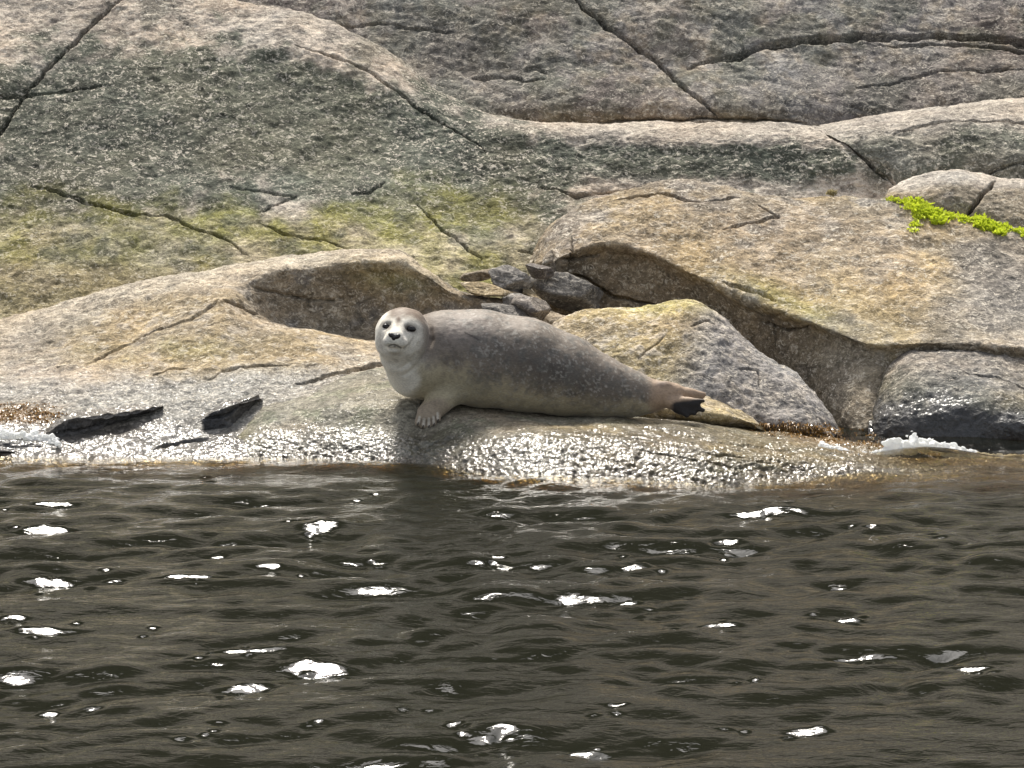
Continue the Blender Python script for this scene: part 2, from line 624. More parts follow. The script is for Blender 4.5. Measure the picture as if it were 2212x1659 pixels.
def paint_hill(u, v, P, q):
    n = len(u)
    g1, g2, g3 = fbm(q * 1.9, 4, 111), fbm(q * 6.0, 4, 112), fbm(q * 15, 3, 113)
    t = const(PALE * np.array([1.04, 1.0, 0.96]), n)
    t = lerp3(t, PURP, sstep(-0.05, 0.4, g2) * 0.45)
    # dark crust lichen in the middle of the slope
    dk = (blob(u, v, 330, 250, 430, 150, 8) * 1.05 + blob(u, v, 900, 380, 330, 120, 12) + blob(u, v, 1500, 350, 420, 42) * 1.2
          + blob(u, v, 40, 420, 260, 90) * 0.7 + blob(u, v, 640, 190, 220, 70, 12) * 0.6)
    dk -= blob(u, v, 620, 255, 60, 35) * 0.45 + blob(u, v, 560, 360, 120, 50, -20) * 0.35
    dk += 0.35 * sstep(430, 330, v) * sstep(120, 200, v) * sstep(1300, 1000, u) + blob(u, v, 420, 420, 500, 45) * 0.4
    t = lerp3(t, DARK * 1.15, sstep(0.22, 0.72, dk + 0.55 * g2 + 0.25 * g1 + 0.3 * g3) * 0.92)
    t = lerp3(t, DARK, sstep(0.1, 0.38, fbm(q * np.array([5, 5, 2.2]), 4, 118)) * 0.5)
    gr = sstep(395, 480, v + 70 * g1 + 45 * g2) * (1 - sstep(1080, 1220, u + 60 * g2))
    t = lerp3(t, GREEN * 0.9, gr * (0.62 + 0.6 * g2))
    t = lerp3(t, DARK * 1.2, gr * sstep(0.08, 0.35, fbm(q * 6, 4, 119)) * 0.55)
    t = lerp3(t, OCHRE, sstep(545, 600, v + 25 * g2) * (1 - sstep(250, 700, u)) * 0.7)
    t = lerp3(t, PALE * 1.05, sstep(300, 268, v) * sstep(1080, 1220, u) * 0.9)
    t = lerp3(t, GREY * 1.05, blob(u, v, 1450, 405, 110, 18, 8) * 1.0)
    return t, np.clip(0.85 + 0.4 * g1 - 0.45 * gr, 0, 1), np.zeros(n)


H = [
    [(-900, 120, 5.6), (0, 60, 5.4), (530, 120, 5.2), (930, 300, 4.8), (1200, 340, 4.6), (1780, 350, 4.5), (2200, 420, 4.4)],
    [(-900, -190, 5.1), (-300, -110, 5.0), (0, -62, 4.9), (300, -35, 4.8), (530, 2, 4.7), (700, 44, 4.6), (830, 110, 4.5), (930, 186, 4.4), (1050, 240, 4.3), (1200, 264, 4.25), (1500, 263, 4.2), (1780, 270, 4.15), (1930, 320, 4.0), (2200, 400, 3.9)],
    [(-900, -60, 4.6), (-300, 10, 4.5), (0, 55, 4.45), (300, 75, 4.4), (530, 80, 4.35), (700, 108, 4.3), (830, 165, 4.2), (930, 224, 4.1), (1050, 266, 4.0), (1200, 284, 3.92), (1500, 286, 3.9), (1780, 292, 3.9), (1930, 345, 3.8), (2200, 420, 3.7)],
    [(-900, 220, 3.95), (0, 250, 3.9), (500, 270, 3.85), (830, 300, 3.85), (1050, 325, 3.8), (1200, 335, 3.76), (1500, 338, 3.76), (1800, 345, 3.75), (2200, 440, 3.6)],
    [(-900, 440, 3.35), (0, 450, 3.3), (500, 460, 3.25), (830, 460, 3.3), (1050, 450, 3.4), (1200, 425, 3.52), (1500, 405, 3.62), (1800, 420, 3.62), (2200, 470, 3.5)],
    [(-900, 640, 2.75), (0, 648, 2.7), (500, 622, 2.75), (830, 612, 2.8), (1050, 590, 2.9), (1200, 560, 3.05), (1500, 470, 3.4), (1800, 480, 3.45), (2200, 520, 3.4)],
    [(-900, 800, 2.4), (0, 800, 2.4), (500, 780, 2.4), (830, 740, 2.5), (1050, 690, 2.65), (1200, 660, 2.8), (1500, 560, 3.2), (1800, 560, 3.3), (2200, 600, 3.2)],
]
o = rock('lichen_rock_hill', H, paint_hill, [
    ([(300, -20), (250, 8), (205, 50), (160, 92), (110, 142), (60, 196), (28, 240), (-10, 300), (-120, 420)], 5.5, 0.06),
    ([(-200, 225), (0, 213), (60, 207), (130, 200), (220, 190)], 5, 0.05),
    ([(60, 398), (120, 410), (190, 440), (290, 462), (360, 466), (430, 495), (480, 515), (535, 552)], 5, 0.04),
    ([(640, 98), (740, 130), (800, 160), (850, 195), (910, 240), (1000, 290), (1050, 330)], 4.5, 0.035),
    ([(500, 402), (560, 412), (640, 428), (560, 455)], 4, 0.03),
    ([(760, 420), (800, 418), (832, 398)], 4, 0.03),
    ([(560, 480), (620, 510), (700, 520), (760, 545)], 4, 0.03),
    ([(900, 440), (960, 500), (1040, 560)], 4, 0.03),
    ([(1170, 405), (1210, 412), (1240, 428), (1290, 418), (1420, 405), (1500, 420)], 6, 0.05),
    ([(1785, 288), (1830, 305), (1870, 345), (1930, 396)], 8, 0.08),
    ([(1120, 545), (1180, 550), (1230, 520)], 4, 0.03),
], step=2.6, seed=2, closed=False, foliation=0.0)
tag(o, 'broad lichen covered granite hump, dark in the middle and mossy yellow green at its foot', None, None, 'structure')


def paint_bench(u, v, P, q):
    n = len(u)
    g1, g2 = fbm(q * 2.0, 4, 121), fbm(q * 7.0, 4, 122)
    t = lerp3(const(PALE, n), PURP, sstep(-0.1, 0.4, g2) * 0.4)
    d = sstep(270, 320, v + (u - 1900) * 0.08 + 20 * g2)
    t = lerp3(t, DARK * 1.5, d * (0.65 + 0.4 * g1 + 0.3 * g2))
    return t, np.full(n, 0.8), np.zeros(n)


J = [
    [(1760, 330, 4.6), (2212, 300, 4.7), (3000, 250, 4.8)],
    [(1772, 274, 4.15), (1850, 254, 4.2), (1950, 237, 4.22), (2080, 222, 4.25), (2212, 206, 4.3), (2500, 185, 4.3), (3000, 160, 4.3)],
    [(1782, 288, 3.96), (1850, 274, 3.95), (1950, 262, 3.95), (2080, 250, 3.95), (2212, 238, 4.0), (2500, 225, 4.0), (3000, 210, 4.0)],
    [(1838, 318, 3.80), (1900, 318, 3.76), (1980, 312, 3.74), (2080, 308, 3.74), (2212, 300, 3.75), (2500, 300, 3.75), (3000, 300, 3.75)],
    [(1915, 392, 3.70), (1960, 392, 3.64), (2030, 388, 3.62), (2100, 388, 3.62), (2212, 392, 3.6), (2500, 400, 3.6), (3000, 420, 3.6)],
    [(1925, 470, 3.66), (2212, 520, 3.55), (3000, 560, 3.55)],
]
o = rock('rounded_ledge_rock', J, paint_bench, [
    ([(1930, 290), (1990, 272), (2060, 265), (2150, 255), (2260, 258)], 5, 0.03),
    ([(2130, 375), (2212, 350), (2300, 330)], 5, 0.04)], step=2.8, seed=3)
tag(o, 'long rounded granite ledge with pale top and dark front below the black fissures', 'rock')


def paint_big(u, v, P, q):
    n = len(u)
    g1, g2, g3 = fbm(q * 2.0, 4, 131), fbm(q * 6.0, 4, 132), fbm(q * 16, 3, 133)
    t = lerp3(const(TAN * 1.05, n), OCHRE * 1.1, sstep(-0.2, 0.35, g1))
    t = lerp3(t, GREY, sstep(0.0, 0.4, g2) * 0.7)
    t = lerp3(t, PALE * 1.1, sstep(0.12, 0.4, g3) * 0.4)
    t = lerp3(t, GREY * 1.25, blob(u, v, 2150, 640, 150, 120) * 0.9)
    t = lerp3(t, OCHRE * 1.2 * np.array([1.05, 1.0, 0.8]), (blob(u, v, 2010, 560, 70, 80) + blob(u, v, 1500, 540, 90, 40, 20) + blob(u, v, 1880, 660, 180, 60, 20)) * 0.55)
    t = lerp3(t, GREY, blob(u, v, 1480, 400, 120, 25, 8) * 0.8)
    t = lerp3(t, GREEN * 1.3, blob(u, v, 1700, 650, 130, 22, 22) * 0.5)
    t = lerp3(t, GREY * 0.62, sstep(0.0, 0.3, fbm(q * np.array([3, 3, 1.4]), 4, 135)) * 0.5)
    t = lerp3(t, TAN * 0.8, sstep(0.0, 12.0, v - np.interp(u, [1150, 1310, 1400, 1500, 1600, 1750, 1900, 1960], [585, 540, 560, 606, 650, 706, 756, 990]) + 8 * g2) * 0.8)  # overhang's shade painted in: darker tone below the lip
    return t, np.clip(0.7 + 0.5 * g2, 0, 1), np.zeros(n)


E = [
    [(1130, 640, 3.3), (1330, 520, 3.6), (1600, 500, 3.65), (1920, 520, 3.6), (2212, 600, 3.5), (3000, 700, 3.4)],
    [(1140, 566, 2.95), (1166, 512, 3.02), (1230, 453, 3.12), (1330, 416, 3.22), (1450, 392, 3.32), (1600, 413, 3.28), (1780, 429, 3.26), (1920, 434, 3.22), (2060, 464, 3.15), (2212, 503, 3.05), (2500, 570, 2.95), (3000, 640, 2.9)],
    [(1148, 574, 2.84), (1200, 516, 2.90), (1255, 478, 2.98), (1345, 446, 3.06), (1450, 428, 3.12), (1600, 446, 3.08), (1780, 470, 3.02), (1920, 486, 2.97), (2060, 522, 2.88), (2212, 565, 2.78), (2500, 640, 2.65), (3000, 700, 2.6)],
    [(1155, 581, 2.735), (1226, 543, 2.74), (1314, 518, 2.79), (1406, 533, 2.735), (1512, 576, 2.59), (1600, 614, 2.47), (1752, 668, 2.275), (1902, 714, 2.09), (2008, 715, 2.09), (2212, 729, 2.05), (2500, 763, 1.99), (3000, 788, 1.98)],
    [(1156, 582, 2.72), (1230, 548, 2.72), (1310, 528, 2.76), (1400, 548, 2.68), (1500, 596, 2.52), (1600, 640, 2.38), (1750, 696, 2.16), (1900, 746, 1.96), (2000, 742, 1.98), (2212, 752, 1.95), (2500, 780, 1.9), (3000, 800, 1.9)],
    [(1160, 592, 2.74), (1230, 566, 2.76), (1310, 550, 2.82), (1400, 568, 2.76), (1500, 614, 2.62), (1600, 658, 2.48), (1750, 714, 2.25), (1900, 762, 1.99), (2000, 765, 2.01), (2212, 775, 1.99), (2500, 800, 1.9), (3000, 820, 1.9)],
    [(1170, 660, 2.76), (1230, 660, 2.78), (1310, 665, 2.82), (1400, 680, 2.76), (1500, 710, 2.66), (1600, 765, 2.54), (1750, 850, 2.16), (1870, 950, 1.68), (2000, 930, 1.90), (2212, 930, 1.90), (2500, 950, 1.9), (3000, 960, 1.9)],
    [(1180, 780, 2.75), (1400, 800, 2.75), (1600, 880, 2.6), (1870, 1020, 2.1), (2212, 1020, 2.2), (3000, 1040, 2.2)],
]
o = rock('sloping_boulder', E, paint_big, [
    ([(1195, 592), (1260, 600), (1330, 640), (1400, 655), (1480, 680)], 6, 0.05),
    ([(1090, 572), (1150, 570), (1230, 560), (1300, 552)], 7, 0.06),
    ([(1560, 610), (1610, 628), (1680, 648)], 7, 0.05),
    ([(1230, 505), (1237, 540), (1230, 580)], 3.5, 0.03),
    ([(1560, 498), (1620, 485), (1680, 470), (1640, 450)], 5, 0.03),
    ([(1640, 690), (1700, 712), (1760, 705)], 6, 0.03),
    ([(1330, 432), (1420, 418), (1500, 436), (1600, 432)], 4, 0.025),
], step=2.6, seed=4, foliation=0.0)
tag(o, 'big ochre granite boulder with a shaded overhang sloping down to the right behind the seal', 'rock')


def paint_F(u, v, P, q):
    n = len(u)
    g1, g2, g3 = fbm(q * 2.4, 4, 141), fbm(q * 7.0, 4, 142), fbm(q * 18, 3, 143)
    t = lerp3(const(GREY * 0.85, n), OCHRE * 0.8, sstep(-0.1, 0.35, g1) * 0.8)
    t = lerp3(t, PALE, sstep(0.0, 0.4, g3) * 0.4)
    t = lerp3(t, DARK * 1.4, sstep(790, 880, v - 0.25 * (u - 2050) + 30 * g2) * 0.55)  # lower left front painted darker in place of dimmer light
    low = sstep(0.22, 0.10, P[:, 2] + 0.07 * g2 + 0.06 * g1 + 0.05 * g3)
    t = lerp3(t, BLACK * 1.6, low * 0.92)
    return t, 0.6 * (1 - low), low * 0.7


Fr = [
    [(1885, 950, 2.1), (2000, 850, 2.3), (2212, 850, 2.3), (3000, 870, 2.3)],
    [(1882, 900, 1.80), (1900, 835, 1.88), (1936, 776, 1.97), (2000, 757, 1.99), (2100, 752, 1.99), (2212, 768, 1.98), (2500, 790, 1.95), (3000, 810, 1.9)],
    [(1880, 908, 1.72), (1904, 855, 1.77), (1950, 806, 1.82), (2010, 786, 1.84), (2100, 782, 1.84), (2212, 798, 1.82), (2500, 820, 1.8), (3000, 840, 1.8)],
    [(1878, 920, 1.64), (1912, 886, 1.62), (1970, 858, 1.62), (2030, 848, 1.62), (2110, 848, 1.58), (2212, 868, 1.5), (2500, 880, 1.5), (3000, 900, 1.5)],
    [(1876, 938, 1.60), (1920, 927, 1.53), (1980, 920, 1.50), (2040, 916, 1.47), (2120, 922, 1.44), (2212, 938, 1.38), (2500, 950, 1.35), (3000, 970, 1.35)],
    [atz(1876, 1.52, -0.05), atz(1990, 1.46, -0.06), atz(2120, 1.42, -0.06), atz(2212, 1.40, -0.06), atz(2500, 1.4, -0.06), atz(3000, 1.4, -0.06)],
    [atz(1876, 1.7, -0.5), atz(2120, 1.6, -0.5), atz(2212, 1.6, -0.5), atz(3000, 1.6, -0.5)],
]
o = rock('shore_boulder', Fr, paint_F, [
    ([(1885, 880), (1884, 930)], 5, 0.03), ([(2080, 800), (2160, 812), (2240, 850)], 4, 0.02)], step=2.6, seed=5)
tag(o, 'rounded grey boulder with a black wet foot above the breaking foam', 'rock')


def paint_G(u, v, P, q):
    n = len(u)
    g1, g2 = fbm(q * 3, 4, 151), fbm(q * 9, 4, 152)
    t = lerp3(const(TAN, n), OCHRE, sstep(-0.2, 0.3, g1))
    t = lerp3(t, PURP * 1.2, sstep(0.0, 0.4, g2) * 0.6)
    t = lerp3(t, PALE * 1.15, sstep(412, 388, v - abs(u - 2080) * 0.05 + 8 * g2))
    return t, np.full(n, 0.5), np.zeros(n)


Gr = [
    [(1905, 460, 3.6), (2060, 440, 3.8), (2212, 460, 3.8), (2700, 520, 3.7)],
    [(1908, 436, 3.40), (1918, 410, 3.45), (1935, 398, 3.48), (1970, 384, 3.52), (2060, 368, 3.56), (2130, 375, 3.56), (2212, 387, 3.55), (2400, 420, 3.5), (2700, 470, 3.5)],
    [(1910, 440, 3.32), (1925, 418, 3.34), (1950, 406, 3.36), (1985, 396, 3.38), (2060, 384, 3.40), (2130, 392, 3.40), (2212, 406, 3.38), (2400, 440, 3.35), (2700, 490, 3.3)],
    [(1912, 446, 3.26), (1935, 446, 3.22), (1970, 452, 3.20), (2010, 462, 3.18), (2080, 476, 3.16), (2140, 490, 3.13), (2212, 508, 3.10), (2400, 540, 3.0), (2700, 590, 2.95)],
    [(1912, 500, 3.3), (2060, 540, 3.2), (2212, 560, 3.15), (2700, 660, 3.0)],
]
o = rock('capstone_rock', Gr, paint_G, [([(2152, 388), (2136, 405), (2118, 425), (2100, 448), (2086, 470)], 7, 0.07)], step=2.4, seed=6)
tag(o, 'low tan rock split by one black crack above the bright green plants', 'rock')


def paint_left(u, v, P, q):
    n = len(u)
    g1, g2, g3 = fbm(q * 2.2, 4, 161), fbm(q * 7.0, 4, 162), fbm(q * 17, 3, 163)
    t = lerp3(const(OCHRE * 1.05, n), TAN * 1.1, sstep(-0.2, 0.3, g1))
    t = lerp3(t, PALE * 1.05, sstep(0.1, 0.4, g3) * 0.5)
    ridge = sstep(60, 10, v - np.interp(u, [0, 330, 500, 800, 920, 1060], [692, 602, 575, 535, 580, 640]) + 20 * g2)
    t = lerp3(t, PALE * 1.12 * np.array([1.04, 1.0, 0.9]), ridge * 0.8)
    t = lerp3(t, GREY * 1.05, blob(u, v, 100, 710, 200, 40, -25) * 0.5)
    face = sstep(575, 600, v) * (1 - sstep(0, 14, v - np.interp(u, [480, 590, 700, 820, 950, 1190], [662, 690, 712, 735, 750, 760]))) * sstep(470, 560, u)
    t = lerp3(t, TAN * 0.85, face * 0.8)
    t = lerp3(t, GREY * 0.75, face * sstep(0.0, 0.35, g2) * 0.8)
    t = lerp3(t, GREEN * 1.1, blob(u, v, 840, 600, 90, 30, 10) * 0.4 + blob(u, v, 300, 760, 200, 25, -5) * 0.35 * (0.6 + g2))
    # grey washed zone below the ochre
    wash = sstep(775, 830, v + 18 * g2 + 12 * g1 + 0.04 * (u - 300))
    t = lerp3(t, GREY * 1.2 * np.array([0.98, 1.0, 0.98]), wash * 0.9)
    pink = blob(u, v, 120, 800, 170, 40) * 0.5
    t = lerp3(t, PALE * np.array([1.02, 0.96, 0.95]), pink)
    wet = sstep(885, 935, v + 24 * g2 + 16 * g3 - 0.02 * u)
    t = lerp3(t, np.array([0.22, 0.115, 0.035]), blob(u, v, 40, 895, 90, 26) * (0.7 + 0.8 * g3))
    t = lerp3(t, GREY * 0.8, wet * 0.7)
    t = lerp3(t, BROWN * 0.8, sstep(0.05, -0.02, P[:, 2] + 0.03 * g2) * 0.8)
    return t, np.clip(0.55 + 0.4 * g2, 0, 1) * (1 - 0.5 * wet), np.clip(wet + 0.12 * wash, 0, 1) * sstep(-0.05, 0.0, P[:, 2])


Lf = [
    [(-900, 1000, 2.9), (0, 850, 3.0), (500, 720, 3.1), (870, 690, 3.0), (1230, 780, 2.9)],
    [(-900, 850, 2.4), (-300, 760, 2.5), (0, 692, 2.6), (150, 650, 2.62), (330, 602, 2.68), (500, 575, 2.7), (650, 548, 2.7), (800, 535, 2.68), (870, 547, 2.64), (920, 578, 2.6), (970, 613, 2.56), (1060, 640, 2.5), (1230, 690, 2.4)],
    [(-900, 862, 2.28), (-300, 778, 2.32), (0, 716, 2.38), (150, 678, 2.4), (330, 636, 2.44), (480, 608, 2.46), (560, 596, 2.46), (700, 576, 2.46), (850, 570, 2.44), (920, 596, 2.4), (970, 630, 2.38), (1060, 660, 2.34), (1230, 710, 2.25)],
    [(-900, 868, 2.22), (-300, 790, 2.25), (0, 735, 2.28), (150, 702, 2.28), (330, 665, 2.3), (480, 634, 2.3), (560, 622, 2.42), (700, 606, 2.47), (850, 600, 2.47), (920, 622, 2.43), (970, 650, 2.40), (1060, 680, 2.34), (1230, 725, 2.25)],
    [(-900, 878, 2.12), (-300, 806, 2.12), (0, 762, 2.12), (150, 735, 2.12), (330, 698, 2.14), (480, 662, 2.16), (590, 688, 2.38), (700, 711, 2.42), (820, 734, 2.40), (950, 752, 2.32), (1060, 760, 2.1), (1230, 780, 2.05)],
    [(-900, 890, 2.0), (-300, 826, 1.98), (0, 785, 1.95), (150, 764, 1.95), (330, 735, 1.95), (480, 705, 1.98), (590, 712, 2.05), (700, 730, 2.06), (820, 750, 2.04), (950, 770, 1.95), (1060, 775, 1.9), (1230, 800, 1.9)],
    [(-900, 905, 1.8), (0, 830, 1.65), (200, 812, 1.65), (400, 796, 1.65), (600, 784, 1.68), (800, 790, 1.7), (950, 806, 1.66), (1230, 830, 1.65)],
    [(-900, 930, 1.5), (0, 885, 1.32), (200, 876, 1.32), (400, 862, 1.34), (550, 852, 1.38), (700, 845, 1.42), (830, 845, 1.45), (1230, 880, 1.4)],
    [(-900, 965, 1.25), (0, 940, 1.02), (200, 935, 1.02), (400, 925, 1.04), (550, 925, 1.05), (700, 930, 1.05), (1230, 960, 1.0)],
    [atz(-900, 0.95, 0.0), atz(0, 0.78, 0.0), atz(250, 0.74, 0.0), atz(480, 0.74, 0.0), atz(700, 0.8, -0.05), atz(1230, 0.8, -0.2)],
    [atz(-900, 0.5, -0.18), atz(0, 0.35, -0.16), atz(480, 0.3, -0.18), atz(1230, 0.3, -0.35)],
    [atz(-900, -0.2, -0.7), atz(0, -0.4, -0.7), atz(480, -0.4, -0.7), atz(1230, -0.3, -0.8)],
]
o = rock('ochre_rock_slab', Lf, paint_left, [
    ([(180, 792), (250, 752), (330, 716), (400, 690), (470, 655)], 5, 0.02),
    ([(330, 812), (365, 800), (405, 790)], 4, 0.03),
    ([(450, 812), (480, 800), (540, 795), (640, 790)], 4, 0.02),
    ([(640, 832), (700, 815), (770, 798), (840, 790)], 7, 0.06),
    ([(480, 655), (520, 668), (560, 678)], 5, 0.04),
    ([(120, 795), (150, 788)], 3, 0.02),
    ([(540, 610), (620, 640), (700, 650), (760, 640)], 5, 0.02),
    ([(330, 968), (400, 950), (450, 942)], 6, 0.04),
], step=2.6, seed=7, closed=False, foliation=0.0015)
tag(o, 'wide ochre granite slab with a shaded hollow face, wet grey along the water', 'rock')


def paint_wedge(u, v, P, q):
    n = len(u)
    g1, g2, g3 = fbm(q * 3, 4, 171), fbm(q * 8, 4, 172), fbm(q * 19, 3, 173)
    t = lerp3(const(OCHRE * np.array([1.0, 1.02, 0.95]), n), TAN, sstep(-0.2, 0.3, g1) * 0.6)
    t = lerp3(t, GREY * 1.15 * np.array([1.0, 1.0, 1.03]), sstep(1440, 1560, u + 40 * g2 + 0.15 * (v - 700)))
    t = lerp3(t, PALE * 1.1, sstep(0.08, 0.4, g3) * 0.55)
    t = lerp3(t, GREEN * 1.4, blob(u, v, 1470, 655, 130, 22, -4) * 0.5)
    low = sstep(0.12, 0.05, P[:, 2] + 0.03 * g2)
    t = lerp3(t, PURP * 0.6, low * 0.7)
    return t, np.full(n, 0.7), low * 0.5


D = [
    [(1180, 780, 2.3), (1490, 740, 2.35), (1700, 900, 2.1), (1815, 960, 1.8)],
    [(1186, 706, 2.0), (1240, 684, 2.02), (1300, 670, 2.04), (1400, 656, 2.04), (1490, 644, 2.02), (1540, 668, 1.98), (1600, 722, 1.92), (1650, 768, 1.86), (1740, 828, 1.72), (1788, 900, 1.56), (1812, 935, 1.48)],
    [(1190, 730, 1.86), (1250, 712, 1.86), (1300, 700, 1.86), (1400, 688, 1.85), (1490, 676, 1.83), (1540, 694, 1.80), (1600, 744, 1.76), (1650, 788, 1.72), (1735, 845, 1.60), (1780, 905, 1.50), (1808, 938, 1.45)],
    [(1195, 800, 1.6), (1250, 792, 1.6), (1300, 786, 1.6), (1400, 782, 1.58), (1490, 786, 1.54), (1560, 810, 1.52), (1620, 840, 1.50), (1670, 862, 1.48), (1735, 888, 1.45), (1775, 920, 1.42), (1805, 940, 1.40)],
    [(1200, 900, 1.38), (1300, 900, 1.38), (1400, 900, 1.38), (1500, 905, 1.36), (1600, 915, 1.36), (1680, 925, 1.36), (1740, 932, 1.36), (1800, 945, 1.36)],
    [(1200, 980, 1.4), (1500, 980, 1.4), (1800, 990, 1.4)],
]
o = rock('wedge_rock', D, paint_wedge, [
    ([(1490, 700), (1530, 690), (1560, 700)], 4, 0.02),
    ([(1600, 790), (1640, 800), (1640, 840)], 4, 0.02),
    ([(1380, 770), (1420, 740), (1440, 715)], 3, 0.015),
], step=2.3, amp=1.15, seed=8)
tag(o, 'pale wedge shaped rock, cream on top and grey on its right, behind the tail', 'rock')

D2 = [
    [(1330, 830, 1.6), (1500, 870, 1.6), (1660, 940, 1.55)],
    [(1352, 795, 1.46), (1400, 812, 1.45), (1450, 828, 1.44), (1520, 852, 1.43), (1590, 878, 1.40), (1630, 900, 1.37), (1650, 920, 1.34)],
    [(1356, 818, 1.36), (1400, 830, 1.35), (1450, 848, 1.33), (1520, 870, 1.31), (1590, 893, 1.29), (1630, 910, 1.28), (1650, 924, 1.28)],
    [(1360, 880, 1.24), (1420, 885, 1.22), (1480, 892, 1.20), (1540, 900, 1.20), (1600, 908, 1.22), (1632, 918, 1.24), (1650, 928, 1.26)],
    [(1360, 905, 1.22), (1420, 908, 1.24), (1480, 912, 1.27), (1540, 918, 1.30), (1600, 926, 1.31), (1632, 930, 1.31), (1650, 932, 1.31)],
    [(1360, 950, 1.4), (1500, 960, 1.42), (1650, 970, 1.42)],
]
def paint_undercut(u, v, P, q):
    n = len(u)
    g2, g3 = fbm(q * 8, 4, 175), fbm(q * 19, 3, 176)
    t = lerp3(const(OCHRE * np.array([1.1, 1.12, 1.05]), n), TAN, sstep(-0.1, 0.4, g2) * 0.5)
    t = lerp3(t, PALE * 1.05, sstep(0.1, 0.4, g3) * 0.4)
    return t, np.full(n, 0.5), np.zeros(n)


o = rock('undercut_rock', D2, paint_undercut, [], step=2.2, amp=0.8, seed=9)
tag(o, 'small cream rock with a dark undercut just below the hind flippers', 'rock')


def paint_slab(u, v, P, q):
    n = len(u)
    g1, g2, g3 = fbm(q * 2.6, 4, 181), fbm(q * 8, 4, 182), fbm(q * 20, 3, 183)
    t = lerp3(const(GREY * np.array([0.98, 1.0, 0.88]), n), TAN * 0.85, sstep(-0.1, 0.35, g1) * 0.55)
    t = lerp3(t, np.array([0.17, 0.19, 0.12]), sstep(0.05, 0.35, g2) * 0.45)
    t = lerp3(t, np.array([0.12, 0.105, 0.06]), sstep(915, 960, v + 12 * g2) * 0.55)
    st = np.sin((v - 0.27 * u) * 0.21 + 3.0 * g1 + 2 * g2)
    br = sstep(1050, 1350, u + 120 * g1) * (0.8 + 0.2 * st) * sstep(890, 925, v)
    t = lerp3(t, np.array([0.17, 0.125, 0.05]), br)
    t = lerp3(t, np.array([0.19, 0.16, 0.03]), blob(u, v, 1640, 1030, 160, 22) * 0.9)
    t = lerp3(t, np.array([0.24, 0.13, 0.035]), blob(u, v, 1800, 945, 110, 22, 8) * (0.7 + 0.6 * g3))
    t = lerp3(t, np.array([0.20, 0.17, 0.05]), blob(u, v, 520, 965, 40, 35) * 0.8)
    wet = np.clip(sstep(905, 965, v + 22 * g2 + 12 * g3 + 10 * g1) + 0.08, 0, 1)
    wet = np.maximum(wet, sstep(1250, 1450, u) * 0.9)
    t = lerp3(t, np.array([0.13, 0.085, 0.03]), sstep(0.01, -0.08, P[:, 2]))
    wet *= 1 - 0.55 * sstep(1380, 1600, u + 60 * g1) * sstep(1010, 985, v + 0.05 * (1600 - u))
    wet *= sstep(-0.05, 0.0, P[:, 2])
    t = lerp3(t, np.array([0.11, 0.075, 0.03]), sstep(0.045, 0.0, P[:, 2] + 0.03 * g2 + 0.02 * g3) * 0.8)
    return t, np.clip(0.5 + 0.4 * g2, 0, 1) * 0.7, wet


def slab_flow(u, v, q):
    """furrows that the backwash follows, and the pitted toe of the slab"""
    g = fbm(q * 3.0, 3, 190)
    st = np.sin((v - 0.30 * u) * 0.36 + 4.0 * g)
    m = sstep(1150, 1350, u) * sstep(905, 925, v)
    pit = fbm(q * 60.0, 2, 191)
    toe = sstep(925, 975, v)
    return m * 0.0055 * st * (0.6 + 0.8 * fbm(q * 9.0, 2, 192)) + toe * 0.009 * pit


A = [
    [(540, 960, 1.75), (700, 920, 1.8), (830, 890, 1.85), (1000, 890, 1.85), (1400, 930, 1.8), (1900, 985, 1.6), (2300, 1010, 1.5)],
    [(536, 890, 1.42), (560, 868, 1.48), (620, 845, 1.52), (700, 824, 1.54), (830, 797, 1.56), (1000, 815, 1.55), (1200, 850, 1.5), (1400, 888, 1.45), (1640, 925, 1.4), (1800, 945, 1.36), (2050, 975, 1.3), (2300, 1000, 1.25)],
    [(528, 902, 1.32), (556, 882, 1.34), (620, 862, 1.36), (700, 844, 1.36), (830, 824, 1.34), (1000, 842, 1.3), (1200, 872, 1.26), (1400, 898, 1.25), (1640, 930, 1.22), (1800, 950, 1.2), (2050, 980, 1.15), (2300, 1003, 1.1)],
    [(514, 930, 1.14), (560, 905, 1.13), (620, 888, 1.10), (750, 868, 1.06), (870, 862, 1.02), (960, 869, 1.0), (1100, 885, 1.0), (1250, 897, 1.0), (1360, 902, 1.0), (1500, 915, 1.0), (1640, 938, 1.0), (1800, 962, 0.95), (2050, 992, 0.85), (2300, 1008, 0.8)],
    [atz(*p) for p in ((497, .95, .07), (560, .92, .09), (620, .90, .095), (750, .86, .125), (900, .78, .13), (1000, .60, .135), (1060, .46, .135), (1200, .34, .135),
                       (1400, .31, .13), (1500, .31, .115), (1600, .31, .085), (1700, .36, .05), (1850, .4, .01), (2050, .35, -.03), (2300, .3, -.05))],
    [atz(482, 0.76, 0.0), atz(560, 0.73, 0.0), atz(620, 0.71, 0.0), atz(750, 0.66, 0.0), atz(900, 0.52, 0.0), atz(1040, 0.20, 0.0), atz(1200, 0.02, 0.0), atz(1400, 0.0, 0.0), atz(1560, 0.03, 0.0), atz(1700, 0.15, -0.02), atz(1850, 0.1, -0.05), atz(2050, 0.0, -0.08), atz(2300, 0.0, -0.1)],
    [atz(470, 0.55, -0.1), atz(620, 0.5, -0.1), atz(900, 0.3, -0.1), atz(1200, -0.22, -0.12), atz(1560, -0.25, -0.12), atz(2050, -0.3, -0.2), atz(2300, -0.3, -0.22)],
    [atz(470, -0.1, -0.55), atz(900, -0.2, -0.6), atz(1300, -0.8, -0.6), atz(2300, -0.9, -0.6)],
]
